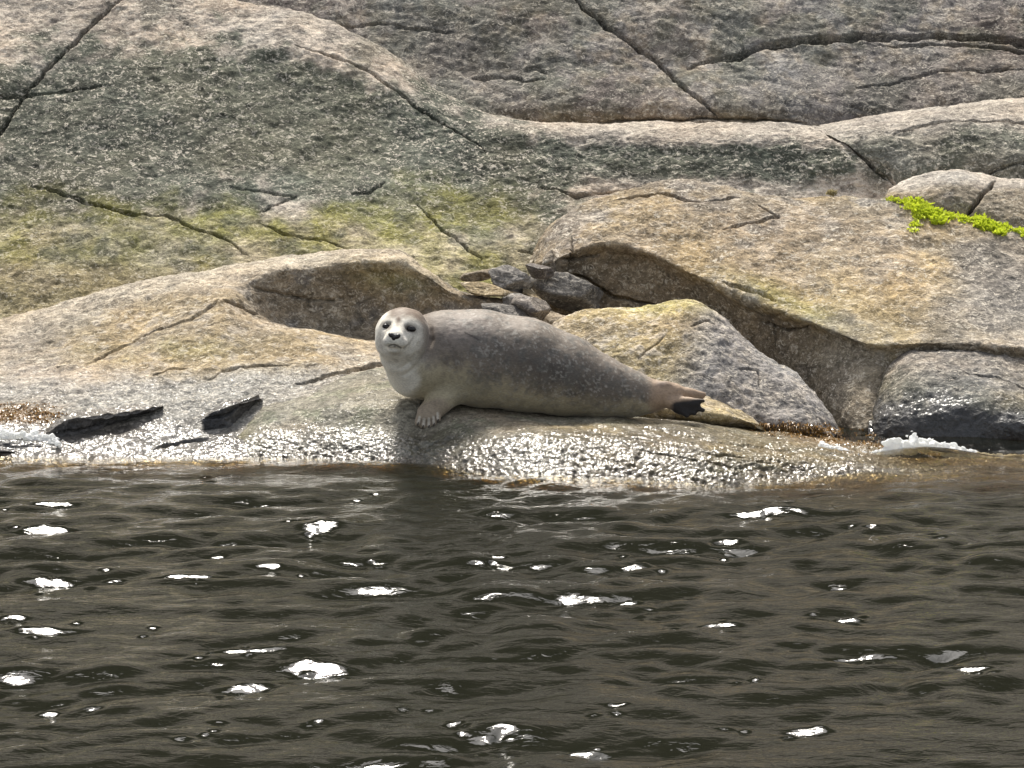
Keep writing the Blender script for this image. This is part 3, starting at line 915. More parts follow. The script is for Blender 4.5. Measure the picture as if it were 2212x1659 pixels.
o = rock('wet_rock_slab', A, paint_slab, [
    ([(870, 905), (960, 895), (1060, 905)], 3, 0.008),
    ([(1250, 925), (1450, 955), (1650, 1000)], 4, 0.012), ([(1380, 920), (1550, 950), (1740, 980)], 4, 0.012),
    ([(1300, 950), (1480, 985), (1600, 1010)], 4, 0.01),
], step=2.3, amp=0.55, seed=10, closed=False, extra=slab_flow)
tag(o, 'low wet granite slab sloping into the water, the seal lying on its top', 'rock')


# ------------------------------------------------------------------ loose stones
def stone(u, v, y, ru, rv, dep, seed, col, label, wet=0.0, ang=0.0, group=None, rough=0.22, name='stone'):
    c = at(u, v, y)
    k = F_PX / (y + 16.0)
    nu, nv = 64, 40
    th = np.linspace(0, 2 * math.pi, nu, endpoint=False)
    ph = np.linspace(-math.pi / 2, math.pi / 2, nv)
    TH, PH = np.meshgrid(th, ph)
    d = np.stack([np.cos(PH) * np.cos(TH), np.cos(PH) * np.sin(TH), np.sin(PH)], -1).reshape(-1, 3)
    r_g = np.random.default_rng(seed + 60)
    pl = r_g.normal(0, 1, (11, 3))
    pl /= np.linalg.norm(pl, axis=1, keepdims=True)
    off = r_g.uniform(0.62, 0.98, 11)
    dots = np.maximum(d @ pl.T, 1e-3)
    rad = np.min(off / dots, axis=1)
    rad = np.minimum(rad, 1.25)
    p = d
    r = rad + 0.4 * rough * fbm(d * 1.3 + seed * 5.1, 3, seed) + 0.07 * fbm(d * 5 + seed, 3, seed + 4)
    L = p * r[:, None] * np.array([ru / k, dep, rv / k])
    a = R(ang)
    X = L[:, 0] * math.cos(a) + L[:, 2] * math.sin(a)
    Z = -L[:, 0] * math.sin(a) + L[:, 2] * math.cos(a)
    P = np.stack([X, L[:, 1], Z], -1) + c
    idx = np.arange(nu * nv).reshape(nv, nu)
    nx = np.roll(idx, -1, axis=1)
    quads = np.stack([idx[:-1], nx[:-1], nx[1:], idx[1:]], -1).reshape(-1, 4)
    n = len(P)
    tint = lerp3(const(col, n), PALE, sstep(0.1, 0.5, fbm(P * 9, 3, seed + 8)) * 0.4)
    o = new_mesh(name, P, quads, M_ROCK, True, {'tint': tint, 'fleck': np.full(n, 0.4), 'wet': np.full(n, wet)})
    ROCKS.append((P, quads))
    return tag(o, label, 'rock', group)


gs = 'loose stones in the gully behind the seal'
stone(1105, 606, 2.45, 46, 26, 0.09, 1, GREY, 'blocky stone with a pale top corner, topmost in the gully behind the seal', 0, 8, gs)
stone(1165, 585, 2.55, 30, 14, 0.07, 2, PURP, 'small dark angular stone in the crack at the foot of the big ochre boulder', 0.3, 5, gs)
stone(1045, 592, 2.6, 44, 11, 0.08, 3, TAN * 0.8, 'flat brown stone between the ochre slab and the blocky gully stone', 0, -10, gs)
stone(1050, 628, 2.4, 60, 14, 0.10, 4, OCHRE, 'long flat tan stone layered below the blocky gully stone', 0, 6, gs)
stone(1105, 648, 2.3, 30, 17, 0.08, 5, GREY, 'small round stone just above the back of the seal', 0, 0, gs)
stone(1150, 668, 2.22, 40, 24, 0.10, 6, PURP * 0.9, 'smooth grey stone with a dark notch beside the pale wedge rock', 0.1, 22, gs, 0.12)
stone(1090, 682, 2.15, 60, 20, 0.10, 7, GREY * 0.8, 'low grey stone half hidden behind the back of the seal', 0, 8, gs)
stone(1150, 640, 2.45, 26, 10, 0.06, 8, OCHRE * 0.9, 'thin tan stone lying on the smooth grey gully stone', 0, 25, gs)
stone(1236, 628, 2.66, 80, 38, 0.10, 9, GREY * 0.75, 'dark block under the long crack of the big ochre boulder', 0, 20, None, 0.15)


def paint_ledge(lip):
    lu, lv = [p[0] for p in lip], [p[1] for p in lip]

    def f(u, v, P, q):
        n = len(u)
        g2, g3 = fbm(q * 9, 3, 195), fbm(q * 22, 3, 196)
        t = lerp3(const(GREY * 1.05, n), PALE * 0.8, sstep(0.0, 0.4, g3) * 0.4)
        d = sstep(-2, 6, v - np.interp(u, lu, lv) + 4 * g2)
        t = lerp3(t, BLACK * 2.0, d * (0.85 + 0.3 * g2))
        return t, 0.3 * (1 - d), np.clip(0.75 - 0.35 * d, 0, 1)
    return f


lip1 = [(100, 938, 0.95), (130, 916, 0.96), (168, 903, 0.98), (215, 900, 1.01), (262, 895, 1.07), (310, 887, 1.14), (352, 877, 1.22)]
o = rock('broken_ledge', [
    [(90, 960, 1.45), (200, 920, 1.5), (360, 890, 1.5)],
    [(98, 926, 1.20), (160, 896, 1.28), (260, 880, 1.34), (355, 868, 1.38)],
    lip1,
    [(102, 946, 0.98), (130, 948, 0.985), (175, 946, 0.995), (215, 930, 1.06), (262, 908, 1.14), (310, 893, 1.2), (354, 880, 1.27)],
    [(102, 985, 1.2), (200, 980, 1.25), (356, 920, 1.4)],
], paint_ledge(lip1), [([(110, 940), (200, 925), (300, 892)], 5, 0.02)], step=1.8, amp=1.25, seed=12)
tag(o, 'thin broken granite ledge with a black wet front edge beside the orange seaweed', 'rock')
lip2 = [(436, 906, 1.04), (462, 886, 1.06), (500, 876, 1.10), (532, 866, 1.17), (564, 856, 1.28)]
o = rock('broken_ledge', [
    [(430, 930, 1.45), (500, 905, 1.5), (570, 890, 1.5)],
    [(432, 885, 1.27), (500, 866, 1.34), (568, 850, 1.4)],
    lip2,
    [(442, 922, 1.05), (466, 928, 1.05), (496, 922, 1.08), (526, 896, 1.19), (562, 862, 1.33)],
    [(444, 970, 1.25), (500, 960, 1.3), (562, 920, 1.45)],
], paint_ledge(lip2), [([(450, 905), (500, 895), (540, 872)], 5, 0.02)], step=1.8, amp=1.25, seed=13)
tag(o, 'short broken ledge with a black front in the notch against the seal slab', 'rock')
stone(30, 968, 0.86, 60, 14, 0.07, 13, BLACK * 1.5, 'dark wet rock barely showing above the water below the orange seaweed', 0.8, 5, None, 0.3, 'dark_rock')


# ------------------------------------------------------------------ water
def build_water():
    dx = 0.0105
    xf = np.arange(-2.75, 2.75, dx)
    yf = np.arange(-6.5, 1.75, dx)

    def grow(edge, sgn, stop):
        out, s, x = [], dx, edge
        while abs(x) < stop:
            s *= 1.22
            x = x + sgn * s
            out.append(x)
        return out
    xs = np.array(sorted(grow(xf[0], -1, 400)) + list(xf) + grow(xf[-1], 1, 400))
    ys = np.array(sorted(grow(yf[0], -1, 600)) + list(yf) + [1.9, 2.2, 2.6, 3.2, 4.0, 6, 10, 20, 60, 200])
    X, Y = np.meshgrid(xs, ys)
    x, y = X.ravel(), Y.ravel()
    sx = np.interp(x, xs, np.gradient(xs))
    sy = np.interp(y, ys, np.gradient(ys))
    sp = np.maximum(sx, sy)
    rng = np.random.default_rng(11)
    z = np.zeros_like(x)
    ox = np.zeros_like(x)
    oy = np.zeros_like(x)
    P0 = np.stack([x, y, np.zeros_like(x)], -1)
    nearm = (np.abs(x) < 12) & (y > -20)
    grp = [np.ones_like(x) for _ in range(4)]
    for i in range(4):
        g = np.ones_like(x)
        g[nearm] = 0.85 + 1.1 * vnoise(P0[nearm] * (0.8 + 0.25 * i) * np.array([0.8, 1.0, 1]), 300 + i)
        grp[i] = np.clip(g, 0.1, 2.0)
    N = 110
    for i in range(N):
        lam = 0.085 * (1.7 / 0.085) ** (i / (N - 1.0))
        k = 2 * math.pi / lam
        ang = rng.normal(0, 0.72) + math.pi / 2 + 0.25
        sl = 0.0205 * math.exp(-((math.log(lam / 0.30)) / 0.80) ** 2) + 0.0075
        a = sl / k
        ph = rng.uniform(0, 2 * math.pi)
        cx, sn = math.cos(ang), math.sin(ang)
        damp = 1 - sstep(lam / 5, lam / 2.2, sp)
        A_ = a * damp * grp[i % 4]
        th = k * (cx * x + sn * y) + ph
        s_, c_ = np.sin(th), np.cos(th)
        z += A_ * s_
        ox += A_ * cx * c_ * 1.2
        oy += A_ * sn * c_ * 1.2
    shore = 1 - 0.55 * sstep(-0.6, 0.5, y)
    z *= shore
    # gentle swell that lifts against the slab on the right
    sw = atz(2010, 0.70, 0)
    z += 0.055 * np.exp(-(((x - sw[0]) / 0.26) ** 2 + ((y - sw[1]) / 0.16) ** 2))
    sw = atz(1650, 0.2, 0)
    z -= 0.02 * np.exp(-(((x - sw[0]) / 0.3) ** 2 + ((y - sw[1]) / 0.25) ** 2))
    sw = atz(760, 0.35, 0)
    z += 0.035 * np.exp(-(((x - sw[0]) / 0.5) ** 2 + ((y - sw[1]) / 0.22) ** 2))
    # steeper wavelets whose near faces catch the sun
    glints = [(105, 1094, 65, 12, 0), (90, 1148, 65, 16, 0), (685, 1147, 48, 22, .1), (632, 1137, 38, 8, .4), (95, 1264, 65, 18, .25),
              (237, 1260, 28, 12, 0), (410, 1257, 95, 8, .05), (573, 1237, 30, 6, 0), (820, 1227, 22, 7, 0), (1075, 1215, 30, 9, 0),
              (960, 1210, 30, 6, 0), (1655, 1117, 100, 18, .05), (1575, 1180, 40, 13, .1), (1375, 1232, 45, 15, .25), (1360, 1310, 40, 7, .1),
              (1560, 1362, 48, 8, .2), (1870, 1432, 80, 10, .2), (2120, 1462, 50, 10, -.05), (80, 1378, 75, 15, 0), (10, 1348, 30, 15, 0),
              (675, 1455, 95, 34, -.2), (525, 1425, 80, 7, 0), (530, 1495, 60, 20, .25), (930, 1550, 25, 8, 0), (985, 1585, 30, 16, .2),
              (1090, 1605, 30, 24, .3), (1260, 1637, 62, 15, .05), (1340, 1545, 30, 9, 0), (1760, 1595, 55, 18, -.05), (2045, 1178, 18, 9, 0),
              (670, 1585, 25, 16, .5), (85, 1548, 25, 6, 0), (1570, 1587, 20, 12, 0), (1840, 1348, 35, 5, 0), (410, 1437, 30, 9, 0),
              (1890, 1143, 12, 6, 0), (380, 1620, 25, 6, 0), (320, 1366, 14, 6, 0), (460, 1582, 20, 8, 0), (200, 1545, 18, 8, 0),
              (440, 1032, 16, 5, 0), (810, 1070, 14, 5, 0), (1640, 1480, 10, 5, 0)]
    sv = np.array(sun_dir)
    for (gu, gv, gw, gh, sl_) in list(glints):
        for _ in range(2 if gw > 25 else 1):
            glints.append((gu + rng.normal(0, 45), gv + rng.normal(8, 12), rng.uniform(5, 15), rng.uniform(3, 6), rng.uniform(-.2, .4)))
    for (gu, gv, gw, gh, slant) in glints:
        dz = (gv + 60)
        y0 = F_PX * 2.3 / dz - 16.0
        kk = F_PX / (16 + y0)
        x0 = (gu - CU) / kk
        V = CAM - np.array([x0, y0, 0])
        V /= np.linalg.norm(V)
        n_ = V + sv
        n_ /= np.linalg.norm(n_)
        gx, gy = -n_[0] / n_[2], -n_[1] / n_[2]
        wx = max(0.02, gw / kk * 0.95)
        wy = max(0.025, gh / kk / 0.55 * 1.0)
        sel = (np.abs(x - x0) < wx * 2.2 + 0.05) & (np.abs(y - y0) < wy * 2.2 + 0.3 * wx + 0.05)
        if not sel.any():
            continue
        xx, yy = x[sel] - x0, y[sel] - y0
        dpx = (16 + y0) ** 2 / (F_PX * 2.3) * kk
        yy = yy - np.clip(slant, -.5, .5) * xx * dpx * 0.12
        jag = 1 + 0.75 * fbm(np.stack([x[sel] * 17, y[sel] * 8, np.full(sel.sum(), gu * 0.1)], -1), 2, 400)
        pw = 1.5 if gw > 28 else 1.1
        w = np.exp(-((xx / wx) ** 2) ** pw - ((yy / (wy * jag)) ** 2) ** pw)
        base = z[sel].mean()
        tgt = base + gx * xx + gy * yy + 0.0042 * fbm(np.stack([x[sel] * 24 + y[sel] * 9, y[sel] * 15, yy * 0 + gu], -1), 3, 401)
        z[sel] = z[sel] * (1 - w) + tgt * w
        ox[sel] *= (1 - w)
        oy[sel] *= (1 - w)
    P = np.stack([x - ox * shore, y - oy * shore, z], -1)
    # water depth over the rock, from straight down looks at the rock meshes on a coarser lattice
    bpy.context.view_layer.update()
    obs = [bpy.data.objects[k] for k in ('bedrock', 'ochre_rock_slab', 'wet_rock_slab', 'shore_boulder', 'wedge_rock')]
    cxs, cys = np.arange(-2.8, 2.81, 0.04), np.arange(-1.4, 1.8, 0.03)
    rz = np.full((len(cys), len(cxs)), -3.0)
    for ob in obs:
        lx, ly, lz = ob.location
        for j, yy in enumerate(cys):
            for i, xx in enumerate(cxs):
                h = ob.ray_cast(Vector((xx - lx, yy - ly, 0.8 - lz)), Vector((0, 0, -1)))
                if h[0]:
                    rz[j, i] = max(rz[j, i], h[1].z + lz)
    depth = np.full(len(P), 3.0)
    m = (P[:, 1] > -1.35) & (P[:, 1] < 1.74) & (np.abs(P[:, 0]) < 2.75)
    fx, fy = (P[m, 0] + 2.8) / 0.04, (P[m, 1] + 1.4) / 0.03
    ix, iy = fx.astype(int), fy.astype(int)
    fx, fy = fx - ix, fy - iy
    zr = (rz[iy, ix] * (1 - fx) * (1 - fy) + rz[iy, ix + 1] * fx * (1 - fy) + rz[iy + 1, ix] * (1 - fx) * fy + rz[iy + 1, ix + 1] * fx * fy)
    depth[m] = np.maximum(0, P[m, 2] - zr)
    clear = np.exp(-depth[:, None] * np.array([5.0, 7.0, 12.0]) * 1.7)
    idx = np.arange(len(P)).reshape(X.shape)
    quads = np.stack([idx[:-1, :-1], idx[:-1, 1:], idx[1:, 1:], idx[1:, :-1]], -1).reshape(-1, 4)
    o = new_mesh('water', P, quads, M_WATER, True, {'clear': clear}, origin=(0, 0, 0))
    tag(o, 'choppy dark brown water reflecting the rocks, with bright sun glints', None, None, 'structure')
    return P.reshape(X.shape + (3,)), xs, ys


WP, WX, WY = build_water()


def water_z(x, y):
    i = np.clip(np.searchsorted(WX, x), 0, len(WX) - 1)
    j = np.clip(np.searchsorted(WY, y), 0, len(WY) - 1)
    return WP[j, i, 2]


# ------------------------------------------------------------------ signed distance modelling
class SDF:
    def __init__(self, lo, hi, h):
        self.lo, self.h = np.array(lo, float), h
        self.n = np.ceil((np.array(hi) - self.lo) / h).astype(int) + 1
        self.F = np.full(self.n, 0.5, np.float32)

    def box(self, a, b):
        i = np.clip(((np.asarray(a) - self.lo) / self.h).astype(int), 0, self.n)
        j = np.clip(((np.asarray(b) - self.lo) / self.h).astype(int) + 2, 0, self.n)
        sl = tuple(slice(p, q) for p, q in zip(i, j))
        g = np.meshgrid(*[self.lo[k] + np.arange(i[k], j[k]) * self.h for k in range(3)], indexing='ij')
        return sl, np.stack(g, -1)

    def blend(self, sl, d, k, sub=False):
        f = self.F[sl]
        if sub:
            d = -d
            hh = np.clip(0.5 - 0.5 * (f - d) / k, 0, 1) if k else None
            self.F[sl] = (f * (1 - hh) + d * hh + k * hh * (1 - hh)) if k else np.maximum(f, d)
        else:
            if k:
                hh = np.clip(0.5 + 0.5 * (d - f) / k, 0, 1)
                self.F[sl] = d * (1 - hh) + f * hh - k * hh * (1 - hh)
            else:
                self.F[sl] = np.minimum(f, d)

    def cone(self, a, b, ra, rb, k=0.03, sub=False, squash=None):
        """round cone between a and b; squash = (axis, factor) flattens it"""
        a, b = np.asarray(a, float), np.asarray(b, float)
        m = max(ra, rb) + k + 0.02
        sl, p = self.box(np.minimum(a, b) - m, np.maximum(a, b) + m)
        ab = b - a
        q = p - a
        t = np.clip((q @ ab) / (ab @ ab + 1e-12), 0, 1)
        w = q - t[..., None] * ab
        if squash is not None:
            ax, fct = np.asarray(squash[0], float), squash[1]
            ax = ax / np.linalg.norm(ax)
            w = w + (w @ ax)[..., None] * ax * (1.0 / fct - 1)
        d = np.linalg.norm(w, axis=-1) - (ra + (rb - ra) * t)
        if squash is not None:
            d = d * (0.5 + 0.5 * squash[1])
        self.blend(sl, d, k, sub)

    def ell(self, c, r, k=0.03, sub=False):
        c, r = np.asarray(c, float), np.asarray(r, float)
        m = r + k + 0.02
        sl, p = self.box(c - m, c + m)
        q = (p - c) / r
        l = np.linalg.norm(q, axis=-1)
        g = np.linalg.norm(q / r, axis=-1) + 1e-6
        self.blend(sl, l * (l - 1) / g, k, sub)

    def front(self, u, v, y0=0.3, y1=1.3):
        """first point of the surface seen at picture place (u, v)"""
        ys = np.arange(y0, y1, self.h * 0.5)
        P = np.array([at(u, v, y) for y in ys])
        i = np.round((P - self.lo) / self.h).astype(int)
        ok = ((i >= 0) & (i < self.n)).all(axis=1)
        f = np.full(len(ys), 1.0)
        f[ok] = self.F[i[ok, 0], i[ok, 1], i[ok, 2]]
        k = np.argmax(f < 0)
        return P[k]

    def mesh(self):
        F = self.F
        s = F < 0
        n = self.n - 1
        cnt = np.zeros(n, np.int8)
        for dx in (0, 1):
            for dy in (0, 1):
                for dz in (0, 1):
                    cnt += s[dx:n[0] + dx, dy:n[1] + dy, dz:n[2] + dz]
        cell = np.argwhere((cnt > 0) & (cnt < 8))
        vid = np.full(n, -1, np.int64)
        vid[cell[:, 0], cell[:, 1], cell[:, 2]] = np.arange(len(cell))
        acc = np.zeros((len(cell), 3))
        num = np.zeros(len(cell))
        cor = [(i, j, k) for i in (0, 1) for j in (0, 1) for k in (0, 1)]
        for a in cor:
            for ax in range(3):
                if a[ax]:
                    continue
                b = list(a)
                b[ax] = 1
                ca, cb = cell + np.array(a), cell + np.array(b)
                fa = F[ca[:, 0], ca[:, 1], ca[:, 2]]
                fb = F[cb[:, 0], cb[:, 1], cb[:, 2]]
                x = (fa < 0) != (fb < 0)
                t = np.where(x, fa / np.where(x, fa - fb, 1), 0)
                pt = np.array(a) + t[:, None] * (np.array(b) - np.array(a))
                acc += np.where(x[:, None], pt, 0)
                num += x
        V = self.lo + (cell + acc / num[:, None]) * self.h
        quads = []
        for ax in range(3):
            o1, o2 = [(1, 2), (2, 0), (0, 1)][ax]
            sl_a, sl_b = [slice(None)] * 3, [slice(None)] * 3
            sl_a[ax], sl_b[ax] = slice(0, -1), slice(1, None)
            sa, sb = s[tuple(sl_a)], s[tuple(sl_b)]
            e = np.argwhere(sa != sb)
            ok = (e[:, o1] > 0) & (e[:, o2] > 0) & (e[:, o1] < n[o1]) & (e[:, o2] < n[o2]) & (e[:, ax] < n[ax])
            e = e[ok]
            inside = sa[e[:, 0], e[:, 1], e[:, 2]]
            ids = []
            for d1, d2 in ((-1, -1), (0, -1), (0, 0), (-1, 0)):
                c = e.copy()
                c[:, o1] += d1
                c[:, o2] += d2
                ids.append(vid[c[:, 0], c[:, 1], c[:, 2]])
            q = np.stack(ids, -1)
            q[~inside] = q[~inside][:, ::-1]
            quads.append(q)
        Q = np.concatenate(quads)
        Q = Q[(Q >= 0).all(axis=1)]
        return V, Q


def grid_normals(V, Q):
    N = np.zeros_like(V)
    fn = np.cross(V[Q[:, 2]] - V[Q[:, 0]], V[Q[:, 3]] - V[Q[:, 1]])
    for i in range(4):
        np.add.at(N, Q[:, i], fn)
    return N / (np.linalg.norm(N, axis=1, keepdims=True) + 1e-12)


# ------------------------------------------------------------------ the seal
SY = 1.0


def sp(u, v, dy=0.0):
    return at(u, v, SY + dy)


def pr(px, dy=0.0):
    return px * (SY + dy + 16.0) / F_PX


def build_seal():
    s = SDF(at(770, 960, SY - 0.62) * np.array([1, 0, 1]) + np.array([0, SY - 0.62, 0]),
            at(1560, 640, SY + 0.3) * np.array([1, 0, 1]) + np.array([0, SY + 0.32, 0]), 0.0048)
    # trunk
    spine = [(915, 772, 84, -.02), (960, 769, 95, 0), (1040, 775, 101, 0), (1130, 787, 99, 0), (1220, 811, 84, 0),
             (1300, 837, 65, 0), (1360, 851, 48, 0), (1402, 856, 32, 0), (1430, 856, 22, 0)]
    for a, b in zip(spine[:-1], spine[1:]):
        s.cone(sp(a[0], a[1], a[3]), sp(b[0], b[1], b[3]), pr(a[2]), pr(b[2]), 0.05)
    # chest and raised neck turned to the camera
    s.cone(sp(930, 790, -.03), sp(898, 792, -.11), pr(72), pr(58), 0.05)
    s.cone(sp(898, 794, -.11), sp(874, 764, -.19), pr(54), pr(53), 0.05)
    s.ell(sp(890, 822, -.09), (pr(34), 0.10, pr(30)), 0.05)
    # head
    hd = -0.235
    s.ell(sp(869, 721, hd), (pr(59), 0.135, pr(57)), 0.015)
    s.ell(sp(866, 745, hd - .03), (pr(53), 0.10, pr(36)), 0.03)
    # muzzle, whisker pads, chin
    s.cone(sp(860, 724, hd - .08), sp(853, 730, hd - .165), pr(36), pr(20), 0.03)
    s.ell(sp(841, 737, hd - .165), (pr(14.5), 0.035, pr(12)), 0.012)
    s.ell(sp(865, 739, hd - .165), (pr(15.5), 0.035, pr(12.5)), 0.012)
    s.ell(sp(853, 754, hd - .135), (pr(16), 0.035, pr(10)), 0.014)
    s.ell(sp(852, 724, hd - .172), (pr(10), 0.025, pr(7)), 0.012)
    # eye sockets
    for (u, v) in ((834, 703), (886, 709)):
        p = s.front(u, v)
        s.ell(p + np.array([0, -0.004, 0]), (pr(12), 0.016, pr(9)), 0.010, True)
    # mouth groove
    ml = [(840, 747.5), (846, 745), (852, 744.5), (858, 747), (866, 751.5)]
    for a, b in zip(ml[:-1], ml[1:]):
        s.cone(s.front(*a), s.front(*b), 0.0045, 0.0045, 0.004, True)
    # crease where the head turns on the neck
    crease = [(932, 712), (932, 732), (925, 757), (910, 780), (890, 800), (872, 812)]
    fp = [s.front(*f) for f in crease]
    w1 = (0.004, 0.009, 0.011, 0.010, 0.007, 0.003)
    for i in range(len(fp) - 1):
        if abs(fp[i][1] - fp[i + 1][1]) < 0.09:
            s.cone(fp[i], fp[i + 1], w1[i], w1[i + 1], 0.012, True)
    fold2 = [(903, 742), (897, 765), (884, 783), (866, 796)]
    fp = [s.front(*f) for f in fold2]
    for i in range(len(fp) - 1):
        s.cone(fp[i], fp[i + 1], 0.005, 0.005, 0.012, True)
    # fore flipper: forearm, paddle and five toes
    s.cone(sp(985, 840, -.11), sp(950, 868, -.15), pr(34), pr(25), 0.035)
    s.cone(sp(952, 866, -.15), sp(926, 893, -.175), pr(27), pr(25), 0.02, squash=((0.25, -0.75, 0.6), 0.62))
    toes = [(903, 914, 8), (914.5, 920, 8), (926, 919, 7.5), (937, 914, 7), (946, 905, 6.5)]
    roots = [(910, 888), (918, 890), (927, 890), (936, 887), (944, 881)]
    for (u, v, r_), (ru, rv) in zip(toes, roots):
        s.cone(sp(ru, rv, -.178), sp(u, v, -.205), pr(8.5), pr(r_), 0.005)
    # other fore flipper, tucked on the far side
    s.cone(sp(950, 845, .15), sp(905, 862, .19), pr(24), pr(15), 0.03)
    # tail stub and hind flippers
    s.cone(sp(1405, 838, -.01), sp(1440, 829, -.02), pr(13), pr(7), 0.02, squash=((0, -0.3, 1), 0.7))
    s.cone(sp(1400, 854, 0), sp(1455, 850, .0), pr(30), pr(24), 0.03)
    up = [(1520, 853, 5.0), (1515, 862, 4), (1505, 868, 4)]
    for (u, v, r_) in up:
        s.cone(sp(1445, 846, .01), sp(u, v, .03), pr(19), pr(r_ + 2), 0.012)
    lo_ = [(1519, 866, 3.5), (1508, 874, 4), (1518, 886, 4), (1500, 893, 4.5), (1484, 897, 5)]
    for (u, v, r_) in lo_:
        s.cone(sp(1447, 866, -.03), sp(u, v, -.07), pr(15), pr(r_ + 1.5), 0.012)
    s.ell(sp(1482, 879, -.052), (pr(33), 0.02, pr(18)), 0.012)
    V, Q = s.mesh()
    # two rounds of smoothing to take off the voxel steps
    e = np.concatenate([Q[:, [0, 1]], Q[:, [1, 2]], Q[:, [2, 3]], Q[:, [3, 0]]])
    for lam in (0.5, 0.5, 0.35):
        acc = np.zeros_like(V)
        cnt = np.zeros(len(V))
        for i, j in ((0, 1), (1, 0)):
            np.add.at(acc, e[:, i], V[e[:, j]])
            np.add.at(cnt, e[:, i], 1)
        V = V + lam * (acc / cnt[:, None] - V)
    N = grid_normals(V, Q)
    V = V + N * (0.007 * fbm(V * np.array([9.0, 9, 5]), 3, 240) * sstep(SY - 0.33, SY - 0.2, V[:, 1]) + 0.0012 * fbm(V * 45, 2, 241))[:, None]
    N = grid_normals(V, Q)
    u, v = proj(V)
    n = len(V)
    g1, g2, g3 = fbm(V * 7, 3, 201), fbm(V * 24, 3, 202), fbm(V * 95, 2, 203)
    back = np.array([0.192, 0.160, 0.128])
    belly = np.array([0.43, 0.37, 0.25])
    face = np.array([0.80, 0.755, 0.655])
    # height across the body: 0 belly .. 1 back
    top = np.interp(u, [900, 960, 1040, 1130, 1220, 1300, 1400], [675, 672, 674, 686, 724, 770, 822])
    bot = np.interp(u, [870, 960, 1100, 1250, 1360, 1400], [852, 866, 885, 899, 901, 884])
    hgt = (bot - v) / np.maximum(bot - top, 20)
    bl = sstep(0.42, 0.12, hgt + 0.16 * g1 + 0.16 * g2 + 0.06 * g3 - 0.10 * sstep(1150, 950, u))
    t = lerp3(const(back, n), belly, bl)
    t = lerp3(t, np.array([0.27, 0.235, 0.215]), blob(u, v, 1000, 715, 80, 35) * 0.6)
    t = lerp3(t, np.array([0.075, 0.066, 0.057]), blob(u, v, 1200, 805, 190, 48, 22) * 0.85 + 0.3 * sstep(0.1, 0.4, g2) * (1 - bl))
    spot = sstep(0.12, 0.5, g3 + 0.35 * g2) * sstep(0.0, 0.3, 0.5 + g1)
    t = lerp3(t, np.array([0.46, 0.44, 0.39]), spot * 0.36 * sstep(940, 1000, u))
    dspot = sstep(0.02, 0.40, fbm(V * 30, 3, 209) + 0.15 * g1)
    t = lerp3(t, np.array([0.10, 0.095, 0.085]), dspot * 0.62 * (0.45 + 0.55 * (1 - bl)) * sstep(930, 980, u))
    t = lerp3(t, np.array([0.30, 0.27, 0.19]), blob(u, v, 1000, 840, 110, 26, 4) * 0.6)
    # pale head and throat
    frontal = sstep(1.02, 0.94, V[:, 1])
    mk = 1 - sstep(46, 66, np.hypot((u - 862) * 0.92, (v - 728) * 0.85) + 5 * g2)
    mk = mk * sstep(930, 914, u)
    th = 1 - sstep(24, 44, seg_dist(u, v, [(838, 755), (848, 790), (868, 822)])[0] * 0.9 + 6 * g2)
    t = lerp3(t, face, np.maximum(mk, th) * frontal)
    t = lerp3(t, face * 0.6, blob(u, v, 905, 775, 30, 30) * 0.5 * frontal)
    crown = sstep(696, 676, v - 0.0060 * (u - 866) ** 2 + 5 * g2) * sstep(826, 850, u) * sstep(930, 915, u) * sstep(725, 700, v)
    br = np.array([0.145, 0.102, 0.072])
    t = lerp3(t, br, np.maximum(crown * 0.95, blob(u, v, 861, 688, 8, 13) * 1.0) * frontal)
    t = lerp3(t, br, blob(u, v, 858, 700, 4.5, 8) * 0.55 * frontal)
    t = lerp3(t, np.array([0.15, 0.122, 0.098]), sstep(896, 918, u + 5 * g2) * sstep(945, 934, u) * sstep(660, 680, v) * sstep(800, 750, v) * 0.7 * frontal)
    front_head = (V[:, 1] < SY - 0.3).astype(float)
    for (eu, ev, s_) in ((834, 703, 0.75), (887, 709, 1.0)):
        t = lerp3(t, np.array([0.05, 0.04, 0.035]), blob(u, v, eu, ev, 15.0, 10.0, 8) * 1.25 * s_ * front_head)
        t = lerp3(t, np.array([0.14, 0.11, 0.09]), blob(u, v, eu + 5, ev + 7, 10, 5, 25) * 0.5 * s_ * front_head)
    t = lerp3(t, np.array([0.03, 0.027, 0.027]), np.maximum(sstep(2.6, 0.8, seg_dist(u, v, ml)[0]) * 0.75, blob(u, v, 853, 747.5, 3.5, 2.5) * 0.9) * front_head)
    t = lerp3(t, np.array([0.2, 0.16, 0.12]), sstep(3.0, 1.0, seg_dist(u, v, [(872, 752), (884, 742), (893, 728)])[0]) * front_head * 0.45)
    # whisker rows, cheek shading of the coat, brow marks
    for (wu, wv) in ((833, 737), (838, 733), (838, 741), (843, 737), (866, 737), (871, 741), (872, 734), (877, 738)):
        t = lerp3(t, np.array([0.30, 0.26, 0.21]), blob(u, v, wu, wv, 2.0, 1.6) * 0.6 * front_head)
    t = lerp3(t, np.array([0.40, 0.36, 0.30]), (blob(u, v, 822, 725, 9, 22) + blob(u, v, 898, 735, 10, 26)) * 0.45 * front_head * (0.6 + 0.8 * g2))
    t = lerp3(t, np.array([0.42, 0.37, 0.30]), sstep(0.1, 0.45, g2) * mk * 0.4)
    t = lerp3(t, np.array([0.36, 0.31, 0.25]), blob(u, v, 852, 765, 16, 5) * 0.45 * front_head)
    # scar on the shoulder
    t = lerp3(t, np.array([0.06, 0.05, 0.045]), sstep(2.4, 0.8, seg_dist(u, v, [(1004, 718), (1018, 725), (1034, 734)])[0]) * 0.85 * frontal)
